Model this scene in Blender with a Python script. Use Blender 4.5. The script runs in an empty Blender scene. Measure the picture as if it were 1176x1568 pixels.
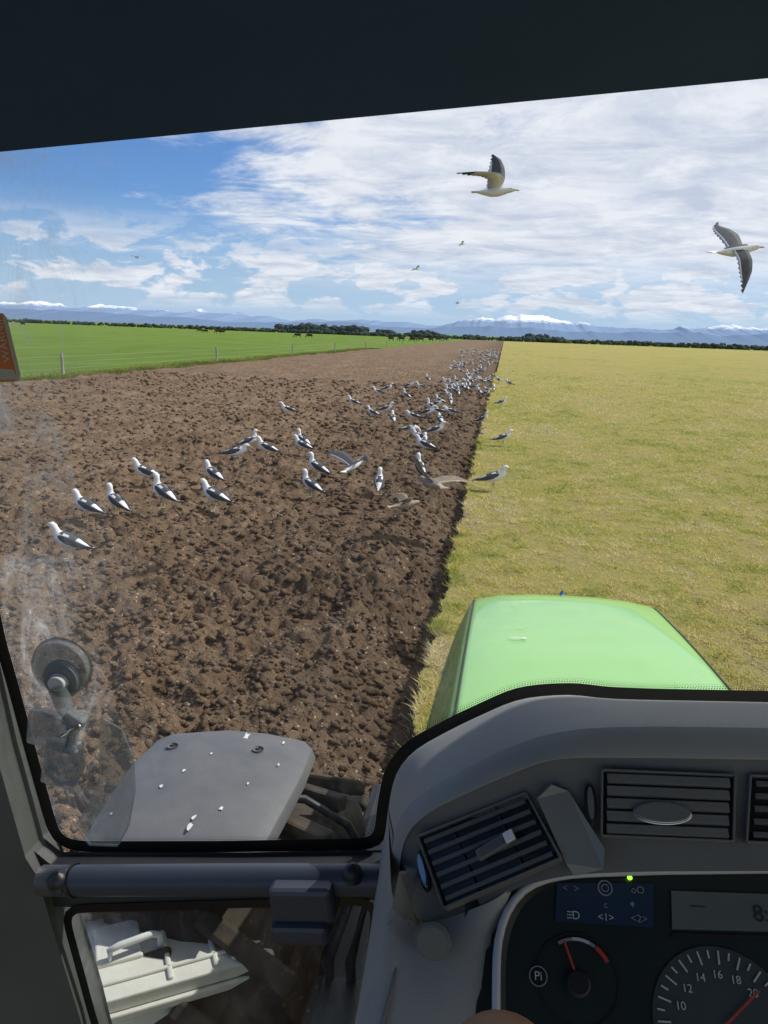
import bpy, math, random
import numpy as np
from mathutils import Vector, Matrix
random.seed(7); rng=np.random.default_rng(11)
sc=bpy.context.scene
R=math.radians
# ------------------------------------------------------------------ helpers
def link(o):
    sc.collection.objects.link(o); return o
def empty(name):
    o=bpy.data.objects.new(name,None); o.empty_display_size=.1; return link(o)
def newmat(name):
    m=bpy.data.materials.new(name); m.use_nodes=True
    nt=m.node_tree; b=nt.nodes["Principled BSDF"]; return m,nt,b
def N(nt,t,**kw):
    n=nt.nodes.new(t)
    for k,v in kw.items(): setattr(n,k,v)
    return n
def ramp(nt,stops,interp='LINEAR'):
    n=nt.nodes.new("ShaderNodeValToRGB"); n.color_ramp.interpolation=interp
    e=n.color_ramp.elements
    while len(e)<len(stops): e.new(.5)
    for i,(p,c) in enumerate(stops):
        e[i].position=p; e[i].color=(c[0],c[1],c[2],1) if len(c)==3 else c
    return n
def noise(nt,coord,scale,detail=4,rough=.6,dist=0):
    n=N(nt,"ShaderNodeTexNoise"); n.inputs["Scale"].default_value=scale
    n.inputs["Detail"].default_value=detail; n.inputs["Roughness"].default_value=rough
    n.inputs["Distortion"].default_value=dist
    if coord is not None: nt.links.new(coord,n.inputs["Vector"])
    return n
def objco(nt):
    return N(nt,"ShaderNodeTexCoord").outputs["Object"]
def simple(name,c1,c2=None,scale=8,rough=.6,bump=0,bscale=60,metal=0,spec=.5,detail=3,coat=0):
    m,nt,b=newmat(name); co=objco(nt)
    c2=c2 or tuple(x*.8 for x in c1)
    n=noise(nt,co,scale,detail); r=ramp(nt,[(.3,c1),(.7,c2)])
    nt.links.new(n.outputs["Fac"],r.inputs[0]); nt.links.new(r.outputs[0],b.inputs["Base Color"])
    b.inputs["Roughness"].default_value=rough; b.inputs["Metallic"].default_value=metal
    b.inputs["Specular IOR Level"].default_value=spec
    b.inputs["Coat Weight"].default_value=coat
    if bump:
        n2=noise(nt,co,bscale,2); bp=N(nt,"ShaderNodeBump"); bp.inputs["Strength"].default_value=bump
        bp.inputs["Distance"].default_value=.002
        nt.links.new(n2.outputs["Fac"],bp.inputs["Height"]); nt.links.new(bp.outputs[0],b.inputs["Normal"])
    return m
def mesh(name,verts,faces,mats=(),fmat=None,parent=None,smooth=False,bevel=0,seg=2,sub=0,solid=0):
    me=bpy.data.meshes.new(name); me.from_pydata([tuple(v) for v in verts],[],faces)
    for m in mats: me.materials.append(m)
    if fmat is not None: me.polygons.foreach_set("material_index",fmat)
    if smooth: me.polygons.foreach_set("use_smooth",[True]*len(me.polygons))
    me.update(); o=link(bpy.data.objects.new(name,me))
    if parent: o.parent=parent
    if solid:
        s=o.modifiers.new("s","SOLIDIFY"); s.thickness=solid; s.offset=0
    if bevel:
        b=o.modifiers.new("b","BEVEL"); b.width=bevel; b.segments=seg; b.limit_method='ANGLE'; b.angle_limit=R(30)
    if sub:
        s=o.modifiers.new("ss","SUBSURF"); s.levels=sub; s.render_levels=sub
    return o
def big_mesh(name,V,Fa,mats,fmat=None,smooth=False,col=None):
    me=bpy.data.meshes.new(name); n=len(V); m,k=Fa.shape
    me.vertices.add(n); me.vertices.foreach_set("co",V.astype(np.float32).ravel())
    me.loops.add(m*k); me.loops.foreach_set("vertex_index",Fa.astype(np.int32).ravel())
    me.polygons.add(m); me.polygons.foreach_set("loop_start",np.arange(0,m*k,k,dtype=np.int32))
    try: me.polygons.foreach_set("loop_total",np.full(m,k,dtype=np.int32))
    except Exception: pass
    for mm in mats: me.materials.append(mm)
    if fmat is not None: me.polygons.foreach_set("material_index",fmat.astype(np.int32))
    if smooth: me.polygons.foreach_set("use_smooth",np.ones(m,dtype=bool))
    me.update(calc_edges=True)
    if col is not None:
        a=me.color_attributes.new("Col",'FLOAT_COLOR','POINT')
        c=np.ones((n,4),dtype=np.float32); c[:,:3]=col; a.data.foreach_set("color",c.ravel())
    me.validate()
    return link(bpy.data.objects.new(name,me))
class MB:
    def __init__(s): s.v=[];s.f=[];s.m=[]
    def loft(s,rings,mi=0,n=12,caps=True,fn=None):
        base=len(s.v); P=[Vector(r[0]) for r in rings]
        for i,r in enumerate(rings):
            t=(P[min(i+1,len(P)-1)]-P[max(i-1,0)]).normalized()
            sx=Vector((1,0,0)) if abs(t.x)<.9 else Vector((0,1,0))
            up=t.cross(sx)
            if abs(t.x)<.9:
                up=-up if up.dot(Vector((0,0,1)))+.3*up.dot(Vector((0,-1,0)))<0 else up
            up.normalize(); sd=up.cross(t).normalized()
            for k in range(n):
                an=2*math.pi*k/n
                s.v.append(P[i]+sd*math.cos(an)*r[1]+up*math.sin(an)*r[2])
        for i in range(len(rings)-1):
            for k in range(n):
                a=base+i*n+k;b=base+i*n+(k+1)%n
                q=(a,b,b+n,a+n); s.f.append(q)
                c=sum((s.v[x] for x in q),Vector())/4
                s.m.append(fn(c,i,k/n) if fn else mi)
        if caps:
            s.f.append(tuple(base+k for k in range(n))); s.m.append(s.m[-1] if fn else mi)
            s.f.append(tuple(base+(len(rings)-1)*n+k for k in range(n))[::-1]); s.m.append(s.m[-2] if fn else mi)
    def poly(s,pts,mi=0):
        b=len(s.v); s.v+= [Vector(p) for p in pts]; s.f.append(tuple(range(b,b+len(pts)))); s.m.append(mi)
    def box(s,c,sz,mi=0,rot=None):
        b=len(s.v); c=Vector(c)
        for x in (-1,1):
            for y in (-1,1):
                for z in (-1,1):
                    p=Vector((x*sz[0]/2,y*sz[1]/2,z*sz[2]/2)); 
                    if rot: p=rot@p
                    s.v.append(c+p)
        for q in [(0,1,3,2),(4,6,7,5),(0,4,5,1),(2,3,7,6),(0,2,6,4),(1,5,7,3)]:
            s.f.append(tuple(b+i for i in q)); s.m.append(mi)
    def data(s,name,mats,smooth=True):
        me=bpy.data.meshes.new(name); me.from_pydata([tuple(v) for v in s.v],[],s.f)
        for m in mats: me.materials.append(m)
        me.polygons.foreach_set("material_index",s.m)
        if smooth: me.polygons.foreach_set("use_smooth",[True]*len(me.polygons))
        me.update(); return me
    def obj(s,name,mats,parent=None,smooth=True,bevel=0):
        o=link(bpy.data.objects.new(name,s.data(name,mats,smooth)))
        if parent:o.parent=parent
        if bevel:
            b=o.modifiers.new("b","BEVEL"); b.width=bevel; b.segments=2; b.limit_method='ANGLE'; b.angle_limit=R(35)
        return o
def tube(name,pts,r,mat,parent=None,n=14,closed=False):
    P=[Vector(p) for p in pts]; v=[];f=[]
    for i,p in enumerate(P):
        t=(P[min(i+1,len(P)-1)]-P[max(i-1,0)]).normalized()
        a=t.cross(Vector((0,0,1)))
        if a.length<.1:a=t.cross(Vector((0,1,0)))
        a.normalize(); b=t.cross(a)
        rr=r[i] if isinstance(r,(list,tuple)) else r
        for k in range(n):
            an=2*math.pi*k/n; v.append(p+a*math.cos(an)*rr+b*math.sin(an)*rr)
    for i in range(len(P)-1):
        for k in range(n):
            x=i*n+k;y=i*n+(k+1)%n; f.append((x,y,y+n,x+n))
    f.append(tuple(range(n))); f.append(tuple((len(P)-1)*n+k for k in range(n))[::-1])
    return mesh(name,v,f,[mat],parent=parent,smooth=True)
def resample(pts,n,sm=2):
    P=[Vector(p) for p in pts]; L=[0]
    for i in range(1,len(P)): L.append(L[-1]+(P[i]-P[i-1]).length)
    out=[]
    for k in range(n):
        d=L[-1]*k/(n-1); i=1
        while i<len(P)-1 and L[i]<d:i+=1
        t=(d-L[i-1])/max(1e-9,L[i]-L[i-1]); out.append(P[i-1].lerp(P[i],t))
    for _ in range(sm):
        out=[out[0]]+[(out[i-1]+out[i]*2+out[i+1])/4 for i in range(1,n-1)]+[out[-1]]
    return out
def strip(name,curves,mats,parent=None,n=48,smooth=True,fm=None):
    C=[resample(c,n) for c in curves]; v=[p for c in C for p in c]; f=[];m=[]
    for j in range(len(C)-1):
        for i in range(n-1):
            a=j*n+i; f.append((a,a+1,a+1+n,a+n)); m.append(fm[j] if fm else 0)
    return mesh(name,v,f,mats,fmat=m,parent=parent,smooth=smooth)
def ico_template():
    t=(1+5**.5)/2
    v=np.array([(-1,t,0),(1,t,0),(-1,-t,0),(1,-t,0),(0,-1,t),(0,1,t),(0,-1,-t),(0,1,-t),(t,0,-1),(t,0,1),(-t,0,-1),(-t,0,1)],float)
    v/=np.linalg.norm(v[0])
    f=np.array([(0,11,5),(0,5,1),(0,1,7),(0,7,10),(0,10,11),(1,5,9),(5,11,4),(11,10,2),(10,7,6),(7,1,8),(3,9,4),(3,4,2),(3,2,6),(3,6,8),(3,8,9),(4,9,5),(2,4,11),(6,2,10),(8,6,7),(9,8,1)])
    return v,f
def blobs(pos,siz,jit=.3):
    tv,tf=ico_template(); n=len(pos)
    V=tv[None]*(1+rng.uniform(-jit,jit,(n,12,1)))
    an=rng.uniform(0,6.28,n); c,s=np.cos(an),np.sin(an)
    X=V[...,0]*c[:,None]-V[...,1]*s[:,None]; Y=V[...,0]*s[:,None]+V[...,1]*c[:,None]
    V=np.stack([X,Y,V[...,2]],-1)*siz[:,None,:]+pos[:,None,:]
    Fa=tf[None]+(np.arange(n)*12)[:,None,None]
    return V.reshape(-1,3),Fa.reshape(-1,3)
def hsh(i,j,s):
    h=np.sin(i*127.1+j*311.7+s*74.7)*43758.5453; return h-np.floor(h)
def vn(x,y,s=0):
    i=np.floor(x);j=np.floor(y);u=x-i;v=y-j;u=u*u*(3-2*u);v=v*v*(3-2*v)
    return (hsh(i,j,s)*(1-u)+hsh(i+1,j,s)*u)*(1-v)+(hsh(i,j+1,s)*(1-u)+hsh(i+1,j+1,s)*u)*v
def fbm(x,y,s=0,o=4):
    r=0;a=.5
    for k in range(o):
        r=r+a*vn(x*2**k,y*2**k,s+k*3.1);a*=.5
    return r
def lumps(x,y,s=0):
    i=np.floor(x);j=np.floor(y);best=np.zeros_like(x)
    for di in(-1,0,1):
        for dj in(-1,0,1):
            ci=i+di;cj=j+dj
            px=ci+hsh(ci,cj,s);py=cj+hsh(ci,cj,s+5);r=.35+.45*hsh(ci,cj,s+9)
            d2=(x-px)**2+(y-py)**2
            best=np.maximum(best,np.sqrt(np.maximum(0,r*r-d2))*(.4+.6*hsh(ci,cj,s+13)))
    return best
# ------------------------------------------------------------------ field layout (metres; +Y = ploughing direction)
EDGE=-0.47; LEFT=-20.6; YEND=470.
def edge_x(y): return EDGE+.09*(vn(y*1.9,y*0,4)-.5)+.05*(vn(y*8.,y*0,8)-.5)
def left_x(y): return LEFT+.9*(vn(y*.35,y*0,14)-.5)
def height(x,y):
    x=np.asarray(x,float);y=np.asarray(y,float)
    d=edge_x(y)-x
    soil=(d>0)&(x>left_x(y))&(y<YEND)
    z=np.zeros_like(x)
    prof=np.interp(d,[0,.012,.04,.26,.62,.9,50],[-.03,-.16,-.29,-.25,-.07,-.01,.0])
    fade=1/(1+(y/70)**2)
    wall=np.clip(d/.3,0,1)
    slices=.016*np.cos(2*np.pi*(x+.10*fbm(x*.7,y*.7,3,2))/.42)
    wx=x+.03*(vn(x*14,y*14,71)-.5); wy=y+.03*(vn(x*14,y*14,72)-.5)
    cl=lumps(wx*4.2,wy*4.2,1)*.13+lumps(wx*8.5,wy*8.5,2)*.10+lumps(wx*17,wy*17,3)*.045
    rough=(.35+1.2*vn(x*.9,y*.9,21)**1.3)
    zs=prof+(slices+cl*rough+.07*(fbm(x*1.6,y*1.6,5,3)-.5)-.04)*np.clip(wall,.12,1)*(.35+.65*fade**.5)
    z=np.where(soil,zs,z)
    g=.03*(fbm(x*4,y*4,31,3)-.5)+.03*(fbm(x*.5,y*.5,33,2)-.5)
    return np.where(soil,z,g*np.clip(60/(np.abs(y)+1),0,1)),soil
# ------------------------------------------------------------------ ground materials
def soil_mat():
    m,nt,b=newmat("ploughed_soil"); co=objco(nt); L=nt.links
    n1=noise(nt,co,.6,3,.6); n2=noise(nt,co,6,5,.7); n3=noise(nt,co,38,4,.7)
    r1=ramp(nt,[(.32,(.098,.064,.040)),(.5,(.178,.120,.076)),(.68,(.285,.205,.136))])
    a=N(nt,"ShaderNodeMath",operation='MULTIPLY_ADD'); a.inputs[1].default_value=.45; L.new(n1.outputs[0],a.inputs[0])
    mm=N(nt,"ShaderNodeMath",operation='MULTIPLY'); mm.inputs[1].default_value=.55; L.new(n2.outputs[0],mm.inputs[0]); L.new(mm.outputs[0],a.inputs[2])
    L.new(a.outputs[0],r1.inputs[0])
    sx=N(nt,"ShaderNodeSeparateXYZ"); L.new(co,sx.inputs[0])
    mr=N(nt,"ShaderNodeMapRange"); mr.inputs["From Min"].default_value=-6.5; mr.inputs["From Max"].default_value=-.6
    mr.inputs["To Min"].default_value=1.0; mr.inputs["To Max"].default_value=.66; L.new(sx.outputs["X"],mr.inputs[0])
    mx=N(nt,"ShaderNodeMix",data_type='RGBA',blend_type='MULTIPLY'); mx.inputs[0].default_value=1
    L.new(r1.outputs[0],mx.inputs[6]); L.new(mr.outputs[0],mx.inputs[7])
    vo=N(nt,"ShaderNodeTexVoronoi"); vo.inputs["Scale"].default_value=19; L.new(co,vo.inputs["Vector"])
    r2=ramp(nt,[(.0,(1,1,1)),(.15,(1,1,1)),(.2,(0,0,0))]); L.new(vo.outputs["Distance"],r2.inputs[0])
    r3=ramp(nt,[(.48,(0,0,0)),(.58,(1,1,1))]); L.new(n2.outputs[0],r3.inputs[0])
    q=N(nt,"ShaderNodeMath",operation='MULTIPLY'); L.new(r2.outputs[0],q.inputs[0]); L.new(r3.outputs[0],q.inputs[1])
    mx2=N(nt,"ShaderNodeMix",data_type='RGBA'); L.new(q.outputs[0],mx2.inputs[0]); L.new(mx.outputs[2],mx2.inputs[6])
    mx2.inputs[7].default_value=(.50,.43,.33,1)
    L.new(mx2.outputs[2],b.inputs["Base Color"]); b.inputs["Roughness"].default_value=.95; b.inputs["Specular IOR Level"].default_value=.12
    bp=N(nt,"ShaderNodeBump"); bp.inputs["Strength"].default_value=1; bp.inputs["Distance"].default_value=.07
    L.new(n2.outputs[0],bp.inputs["Height"])
    bp2=N(nt,"ShaderNodeBump"); bp2.inputs["Strength"].default_value=1; bp2.inputs["Distance"].default_value=.02
    L.new(n3.outputs[0],bp2.inputs["Height"]); L.new(bp.outputs[0],bp2.inputs["Normal"]); L.new(bp2.outputs[0],b.inputs["Normal"])
    return m
def grass_ground(name,stops,mott=.5):
    m,nt,b=newmat(name); co=objco(nt); L=nt.links
    mp=N(nt,"ShaderNodeMapping"); mp.inputs["Scale"].default_value=(1,.55,1); L.new(co,mp.inputs[0])
    n1=noise(nt,mp.outputs[0],mott,5,.7); n2=noise(nt,co,9,5,.8); n0=noise(nt,mp.outputs[0],.09,4,.65)
    a=N(nt,"ShaderNodeMath",operation='MULTIPLY_ADD'); a.inputs[1].default_value=.38; L.new(n1.outputs[0],a.inputs[0])
    c=N(nt,"ShaderNodeMath",operation='MULTIPLY_ADD'); c.inputs[1].default_value=.34; L.new(n2.outputs[0],c.inputs[0])
    d=N(nt,"ShaderNodeMath",operation='MULTIPLY'); d.inputs[1].default_value=.28; L.new(n0.outputs[0],d.inputs[0])
    L.new(d.outputs[0],c.inputs[2]); L.new(c.outputs[0],a.inputs[2])
    r=ramp(nt,stops); L.new(a.outputs[0],r.inputs[0]); L.new(r.outputs[0],b.inputs["Base Color"])
    b.inputs["Roughness"].default_value=.9; b.inputs["Specular IOR Level"].default_value=.05
    bp=N(nt,"ShaderNodeBump"); bp.inputs["Strength"].default_value=1; bp.inputs["Distance"].default_value=.10
    L.new(n2.outputs[0],bp.inputs["Height"]); L.new(bp.outputs[0],b.inputs["Normal"])
    return m
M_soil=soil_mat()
M_dry=grass_ground("dry_pasture",[(.38,(.17,.125,.07)),(.44,(.35,.29,.12)),(.50,(.38,.325,.10)),(.55,(.26,.27,.07)),(.63,(.13,.175,.04))],.9)
M_green=grass_ground("green_pasture",[(.38,(.09,.15,.025)),(.5,(.135,.21,.036)),(.62,(.19,.25,.055))],.25)
# ------------------------------------------------------------------ ground sheet
def grow(a,b,f,mn):
    out=[a];s=1 if b>a else -1
    while (b-out[-1])*s>0: out.append(out[-1]+s*max(mn,f*abs(out[-1])))
    return out
xs=grow(-.3,-3.1,0,.02)+grow(-3.12,-21.6,.0066,.02)+grow(-22,-12000,.18,.5)
xs=sorted(set(np.round(xs+grow(-.22,8,0,.09)+grow(8.3,12000,.12,.4),4)))
ys=[-3000,-900,-300,-100,-40,-15,-6,-3,-1,0,1,1.8]+grow(2.4,120,.0050,.012)+grow(121,14000,.05,3)
xs=np.array(xs);ys=np.array(sorted(ys))
X,Y=np.meshgrid(xs,ys); Z,soil=height(X,Y)
V=np.stack([X,Y,Z],-1).reshape(-1,3); nx=len(xs);ny=len(ys)
idx=np.arange(nx*ny).reshape(ny,nx)
Fa=np.stack([idx[:-1,:-1],idx[:-1,1:],idx[1:,1:],idx[1:,:-1]],-1).reshape(-1,4)
sf=(soil[:-1,:-1]|soil[:-1,1:]|soil[1:,1:]|soil[1:,:-1])
cx=(X[:-1,:-1]+X[1:,1:])/2; cy=(Y[:-1,:-1]+Y[1:,1:])/2
fm=np.where(sf,0,np.where(cx<-10,2,1)); fm=np.where((cy>=YEND)&(cx>-10)&(fm!=0),2,fm)
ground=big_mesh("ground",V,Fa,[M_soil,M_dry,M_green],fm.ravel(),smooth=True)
# ------------------------------------------------------------------ soil clods (one object)
n=36000
yy=np.exp(rng.uniform(math.log(2.6),math.log(42),n)); xx=-.62-rng.random(n)**1.1*(.95*yy+1.5)
zz,ss=height(xx,yy); k=ss&(xx>LEFT+.5); xx,yy,zz=xx[k],yy[k],zz[k]; n=len(xx)
s=(.006+.032*rng.random(n)**2.6)*(.75+yy/16)
pos=np.stack([xx,yy,zz+s*.2],-1); siz=np.stack([s*rng.uniform(.8,1.5,n),s*rng.uniform(.8,1.4,n),s*rng.uniform(.5,.95,n)],-1)
V,Fa=blobs(pos,siz,.32); big_mesh("soil_clods",V,Fa,[M_soil],smooth=True)
# ------------------------------------------------------------------ grass blades
def grass_mat():
    m=bpy.data.materials.new("grass_blades"); m.use_nodes=True; nt=m.node_tree; nt.nodes.clear(); L=nt.links
    at=N(nt,"ShaderNodeAttribute",attribute_name="Col"); d=N(nt,"ShaderNodeBsdfDiffuse"); t=N(nt,"ShaderNodeBsdfTranslucent")
    mx=N(nt,"ShaderNodeMixShader"); mx.inputs[0].default_value=.40; o=N(nt,"ShaderNodeOutputMaterial")
    L.new(at.outputs[0],d.inputs[0]); L.new(at.outputs[0],t.inputs[0]); L.new(d.outputs[0],mx.inputs[1]); L.new(t.outputs[0],mx.inputs[2]); L.new(mx.outputs[0],o.inputs[0])
    return m
M_blade=grass_mat()
def blades(name,xx,yy,hh,ww,lean,green=0.,gain=1.):
    zz,_=height(xx,yy); n=len(xx)
    an=rng.uniform(0,2*np.pi,n); la=rng.uniform(0,2*np.pi,n); le=hh*lean*rng.uniform(.3,1.3,n)
    b=np.stack([xx,yy,zz-.004],-1); w=np.stack([np.cos(an)*ww,np.sin(an)*ww,0*ww],-1)
    tip=b+np.stack([np.cos(la)*le,np.sin(la)*le,hh],-1)
    V=np.stack([b-w,b+w,tip],1).reshape(-1,3); Fa=np.arange(3*n).reshape(-1,3)
    pt=.65*fbm(xx*.8,yy*.5,41,4)/.94+.35*vn(xx*3.5,yy*3.5,43); r=rng.random(n)
    q=np.clip(.5+(pt-.5)*1.5+(r-.5)*.42+green,0,1)
    ca=np.array([.76,.67,.44]);cb=np.array([.76,.64,.22]);cc=np.array([.52,.53,.14]);cd=np.array([.24,.33,.07])
    col=gain*np.stack([np.interp(q,[.22,.46,.68,.92],[ca[i],cb[i],cc[i],cd[i]]) for i in range(3)],-1)*rng.uniform(.65,1.15,(n,1))
    return big_mesh(name,V,Fa,[M_blade],col=np.repeat(col,3,0))
n=330000
yy=np.exp(rng.uniform(math.log(2.9),math.log(70),n)); xx=edge_x(yy)+rng.random(n)*(.34*yy+1.2)
tuft=.5*vn(xx*6,yy*6,52)+.3*vn(xx*13,yy*13,53)+.2*fbm(xx*1.4,yy*1.4,51,3)/.875
k=(tuft+rng.normal(0,.08,n)>.47)&(rng.random(n)<np.interp(yy,[8,25,70],[1,.75,.0])); xx,yy,tuft=xx[k],yy[k],tuft[k]
blades("pasture_grass",xx,yy,(.010+.022*rng.random(len(xx)))*(.35+3.2*np.clip(tuft-.35,0,.6))*(1+yy/80)*1.25,.0014+.0005*yy,1.6)
n=24000
yy=np.exp(rng.uniform(math.log(2.6),math.log(60),n)); xx=edge_x(yy)+rng.normal(.03,.04,n)
k=(vn(yy*4,yy*0,61)>.45)&(xx>edge_x(yy)-.05); xx,yy=xx[k],yy[k]
blades("furrow_edge_grass",xx,yy,(.02+.06*rng.random(len(xx))**2)*(1+yy/80),.002+.0005*yy,1.5,.0)
n=20000
yy=np.exp(rng.uniform(math.log(26),math.log(130),n)); xx=left_x(yy)-np.abs(rng.normal(.0,1.0,n))
blades("boundary_grass",xx,yy,(.06+.12*rng.random(n)),.0012*yy/3,.8,.25,.5)
# ------------------------------------------------------------------ fence
M_post=simple("weathered_wood",(.34,.31,.26),(.2,.18,.15),12,.9,.5)
M_wire=simple("galvanised_wire",(.35,.35,.35),None,5,.5,metal=.6)
fence=empty("wire_fence")
ypost=[36.5,58,80,101,124,147,170,194,220,250,290,340,400]
mb=MB()
for i,y in enumerate(ypost):
    x=-21.9; h=1.12+.06*random.uniform(-1,1); lx=random.uniform(-.04,.04)
    mb.loft([((x,y,-.05),.075,.075),((x+lx*.5,y,h*.6),.07,.07),((x+lx,y,h-.02),.068,.068),((x+lx,y,h),.05,.05)],0,8)
mb.obj("posts",[M_post],fence)
for hz in (.35,.65,.95):
    tube("wire",[(-21.82,y,hz) for y in [10]+ypost],.006,M_wire,fence,6)
# ------------------------------------------------------------------ distant belt, trees, hills
def leafmat(name,c1,c2,sc_=.6):
    m,nt,b=newmat(name); co=objco(nt); n=noise(nt,co,sc_,4,.7); r=ramp(nt,[(.3,c1),(.7,c2)])
    nt.links.new(n.outputs[0],r.inputs[0]); nt.links.new(r.outputs[0],b.inputs["Base Color"]); b.inputs["Roughness"].default_value=1
    b.inputs["Specular IOR Level"].default_value=.05
    return m
M_belt=leafmat("shelterbelt_foliage",(.040,.056,.048),(.072,.092,.072))
M_pine=leafmat("macrocarpa_foliage",(.038,.054,.050),(.065,.085,.068))
def belt(name,segs,mat):
    P=[];S=[]
    for (x0,x1,y0,y1,h,hv,dens) in segs:
        n=int(abs(x1-x0)*dens)
        for _ in range(n):
            t=random.random();x=x0+(x1-x0)*t;y=y0+(y1-y0)*t+random.uniform(-4,4)
            hh=h*(1+hv*(float(vn(np.array(x*.09),np.array(y*.01),3))-.5)*2); z=random.uniform(.15,.86)*hh
            r=random.uniform(.25,.5)*min(hh,5.5)
            P.append((x,y,z));S.append((r*1.3,r,r*random.uniform(.7,1.15)))
    V,Fa=blobs(np.array(P),np.array(S),.35); return big_mesh(name,V,Fa,[mat])
belt("shelterbelt_hedge",[(-620,-60,560,500,2.3,.12,2.6),(-60,10,505,500,2.4,.3,3),(10,420,500,560,2.8,.14,3.0)],M_belt)
belt("macrocarpa_trees",[(-152,-92,520,520,5.2,.25,5),(-98,-70,512,512,3.2,.6,3),(-70,-12,515,515,3.4,.7,2.2),(15,60,540,540,3.2,.6,1.5)],M_pine)
def mountain_range(name,ybase,depth,xr,envx,envy,seed,hazy_rockc,snow,lo,hi):
    m,nt,b=newmat(name+"_hazy_rock"); co=objco(nt); L=nt.links
    mx=N(nt,"ShaderNodeMix",data_type='RGBA'); mx.inputs[6].default_value=(*hazy_rockc,1); mx.inputs[7].default_value=(.76,.80,.87,1)  # rock colour is blued to carry the aerial haze
    if snow:
        sx=N(nt,"ShaderNodeSeparateXYZ"); L.new(co,sx.inputs[0]); nn=noise(nt,co,.012,6,.7)
        a=N(nt,"ShaderNodeMath",operation='MULTIPLY_ADD'); a.inputs[1].default_value=170; L.new(nn.outputs[0],a.inputs[0]); L.new(sx.outputs[2],a.inputs[2])
        mr=N(nt,"ShaderNodeMapRange"); mr.inputs["From Min"].default_value=lo; mr.inputs["From Max"].default_value=hi; L.new(a.outputs[0],mr.inputs[0]); L.new(mr.outputs[0],mx.inputs[0])
    else: mx.inputs[0].default_value=0
    L.new(mx.outputs[2],b.inputs["Base Color"]); b.inputs["Roughness"].default_value=1; b.inputs["Specular IOR Level"].default_value=0
    xs=np.linspace(xr[0],xr[1],1000); rows=14; V=[]
    env=np.interp(xs,envx,envy)
    pk=env*(.60+.66*(1-np.abs(2*fbm(xs*.0022,xs*0,seed,6)/.98-1)))
    for j in range(rows):
        t=j/(rows-1)
        V.append(np.stack([xs,ybase+depth*t+0*xs,pk*t**1.25*(1+.45*(1-t)*(fbm(xs*.004,0*xs+j*.4,seed+2,4)-.5))-2],-1))
    V=np.concatenate(V); idx=np.arange(1000*rows).reshape(rows,1000)
    Fa=np.stack([idx[:-1,:-1],idx[:-1,1:],idx[1:,1:],idx[1:,:-1]],-1).reshape(-1,4)
    return big_mesh(name,V,Fa,[m],smooth=True)
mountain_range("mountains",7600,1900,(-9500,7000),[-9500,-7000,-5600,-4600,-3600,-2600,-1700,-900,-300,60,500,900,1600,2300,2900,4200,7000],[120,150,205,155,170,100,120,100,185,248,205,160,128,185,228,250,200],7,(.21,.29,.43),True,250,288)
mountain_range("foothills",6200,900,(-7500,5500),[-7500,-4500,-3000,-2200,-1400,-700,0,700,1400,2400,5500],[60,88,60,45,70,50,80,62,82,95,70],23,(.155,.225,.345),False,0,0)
# ------------------------------------------------------------------ cows
M_cow=simple("black_cow_hide",(.016,.014,.012),(.035,.03,.024),2,.7,spec=.2); M_cow2=simple("brown_cow_hide",(.10,.05,.025),(.05,.025,.015),2,.7,spec=.2)
def cow_mesh(graze):
    m=MB()
    m.loft([((0,-.95,1.12),.12,.18),((0,-.85,1.1),.24,.3),((0,-.5,1.05),.32,.36),((0,0,1.02),.37,.40),((0,.45,1.05),.30,.38),((0,.75,1.13),.2,.3),((0,.9,1.2),.12,.2)],0,12)
    hd=[((0,.75,1.2),.16,.22),((0,1.05,1.0),.12,.17),((0,1.25,.62),.1,.12),((0,1.35,.4),.11,.13),((0,1.48,.12),.07,.08)] if graze else [((0,.75,1.2),.16,.24),((0,1.05,1.4),.12,.17),((0,1.2,1.5),.12,.14),((0,1.45,1.38),.09,.1),((0,1.6,1.28),.07,.08)]
    m.loft(hd,0,10)
    for sx in(-1,1):
        m.loft([((sx*.2,.6,1.0),.11,.13),((sx*.2,.62,.6),.07,.08),((sx*.2,.6,.35),.05,.055),((sx*.2,.6,.05),.05,.06),((sx*.2,.61,0),.06,.07)],0,8)
        m.loft([((sx*.2,-.7,1.05),.14,.2),((sx*.2,-.6,.7),.09,.12),((sx*.2,-.82,.48),.055,.07),((sx*.2,-.78,.05),.05,.06),((sx*.2,-.76,0),.06,.07)],0,8)
        e=hd[2][0]; m.loft([((sx*.08,e[1],e[2]+.06),.03,.02),((sx*.24,e[1]-.02,e[2]+.07),.02,.03)],0,6)
    m.loft([((0,-.97,1.25),.03,.03),((0,-1.05,.9),.025,.025),((0,-1.03,.5),.04,.04)],0,6)
    return m
cmA=cow_mesh(True).data("cow_grazing",[M_cow]);cmB=cow_mesh(False).data("cow_standing",[M_cow]);cmC=cow_mesh(True).data("cow_brown",[M_cow2])
cows=[(-108,275),(-104,277),(-99,268),(-64,240),(-61,243),(-120,300),(-36,250),(-33,253),(-30,258),(-28,265),(-26,280),(-25,300),(-24,322),(-33,290),(-190,290)]
for i,(x,y) in enumerate(cows):
    o=link(bpy.data.objects.new("cow",[cmA,cmC,cmB,cmA][i%4])); o.location=(x,y,0); o.rotation_euler=(0,0,R(random.choice([90,-90,70,-70,100,110]))); s=random.uniform(.92,1.05); o.scale=(s,s,s)
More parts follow.
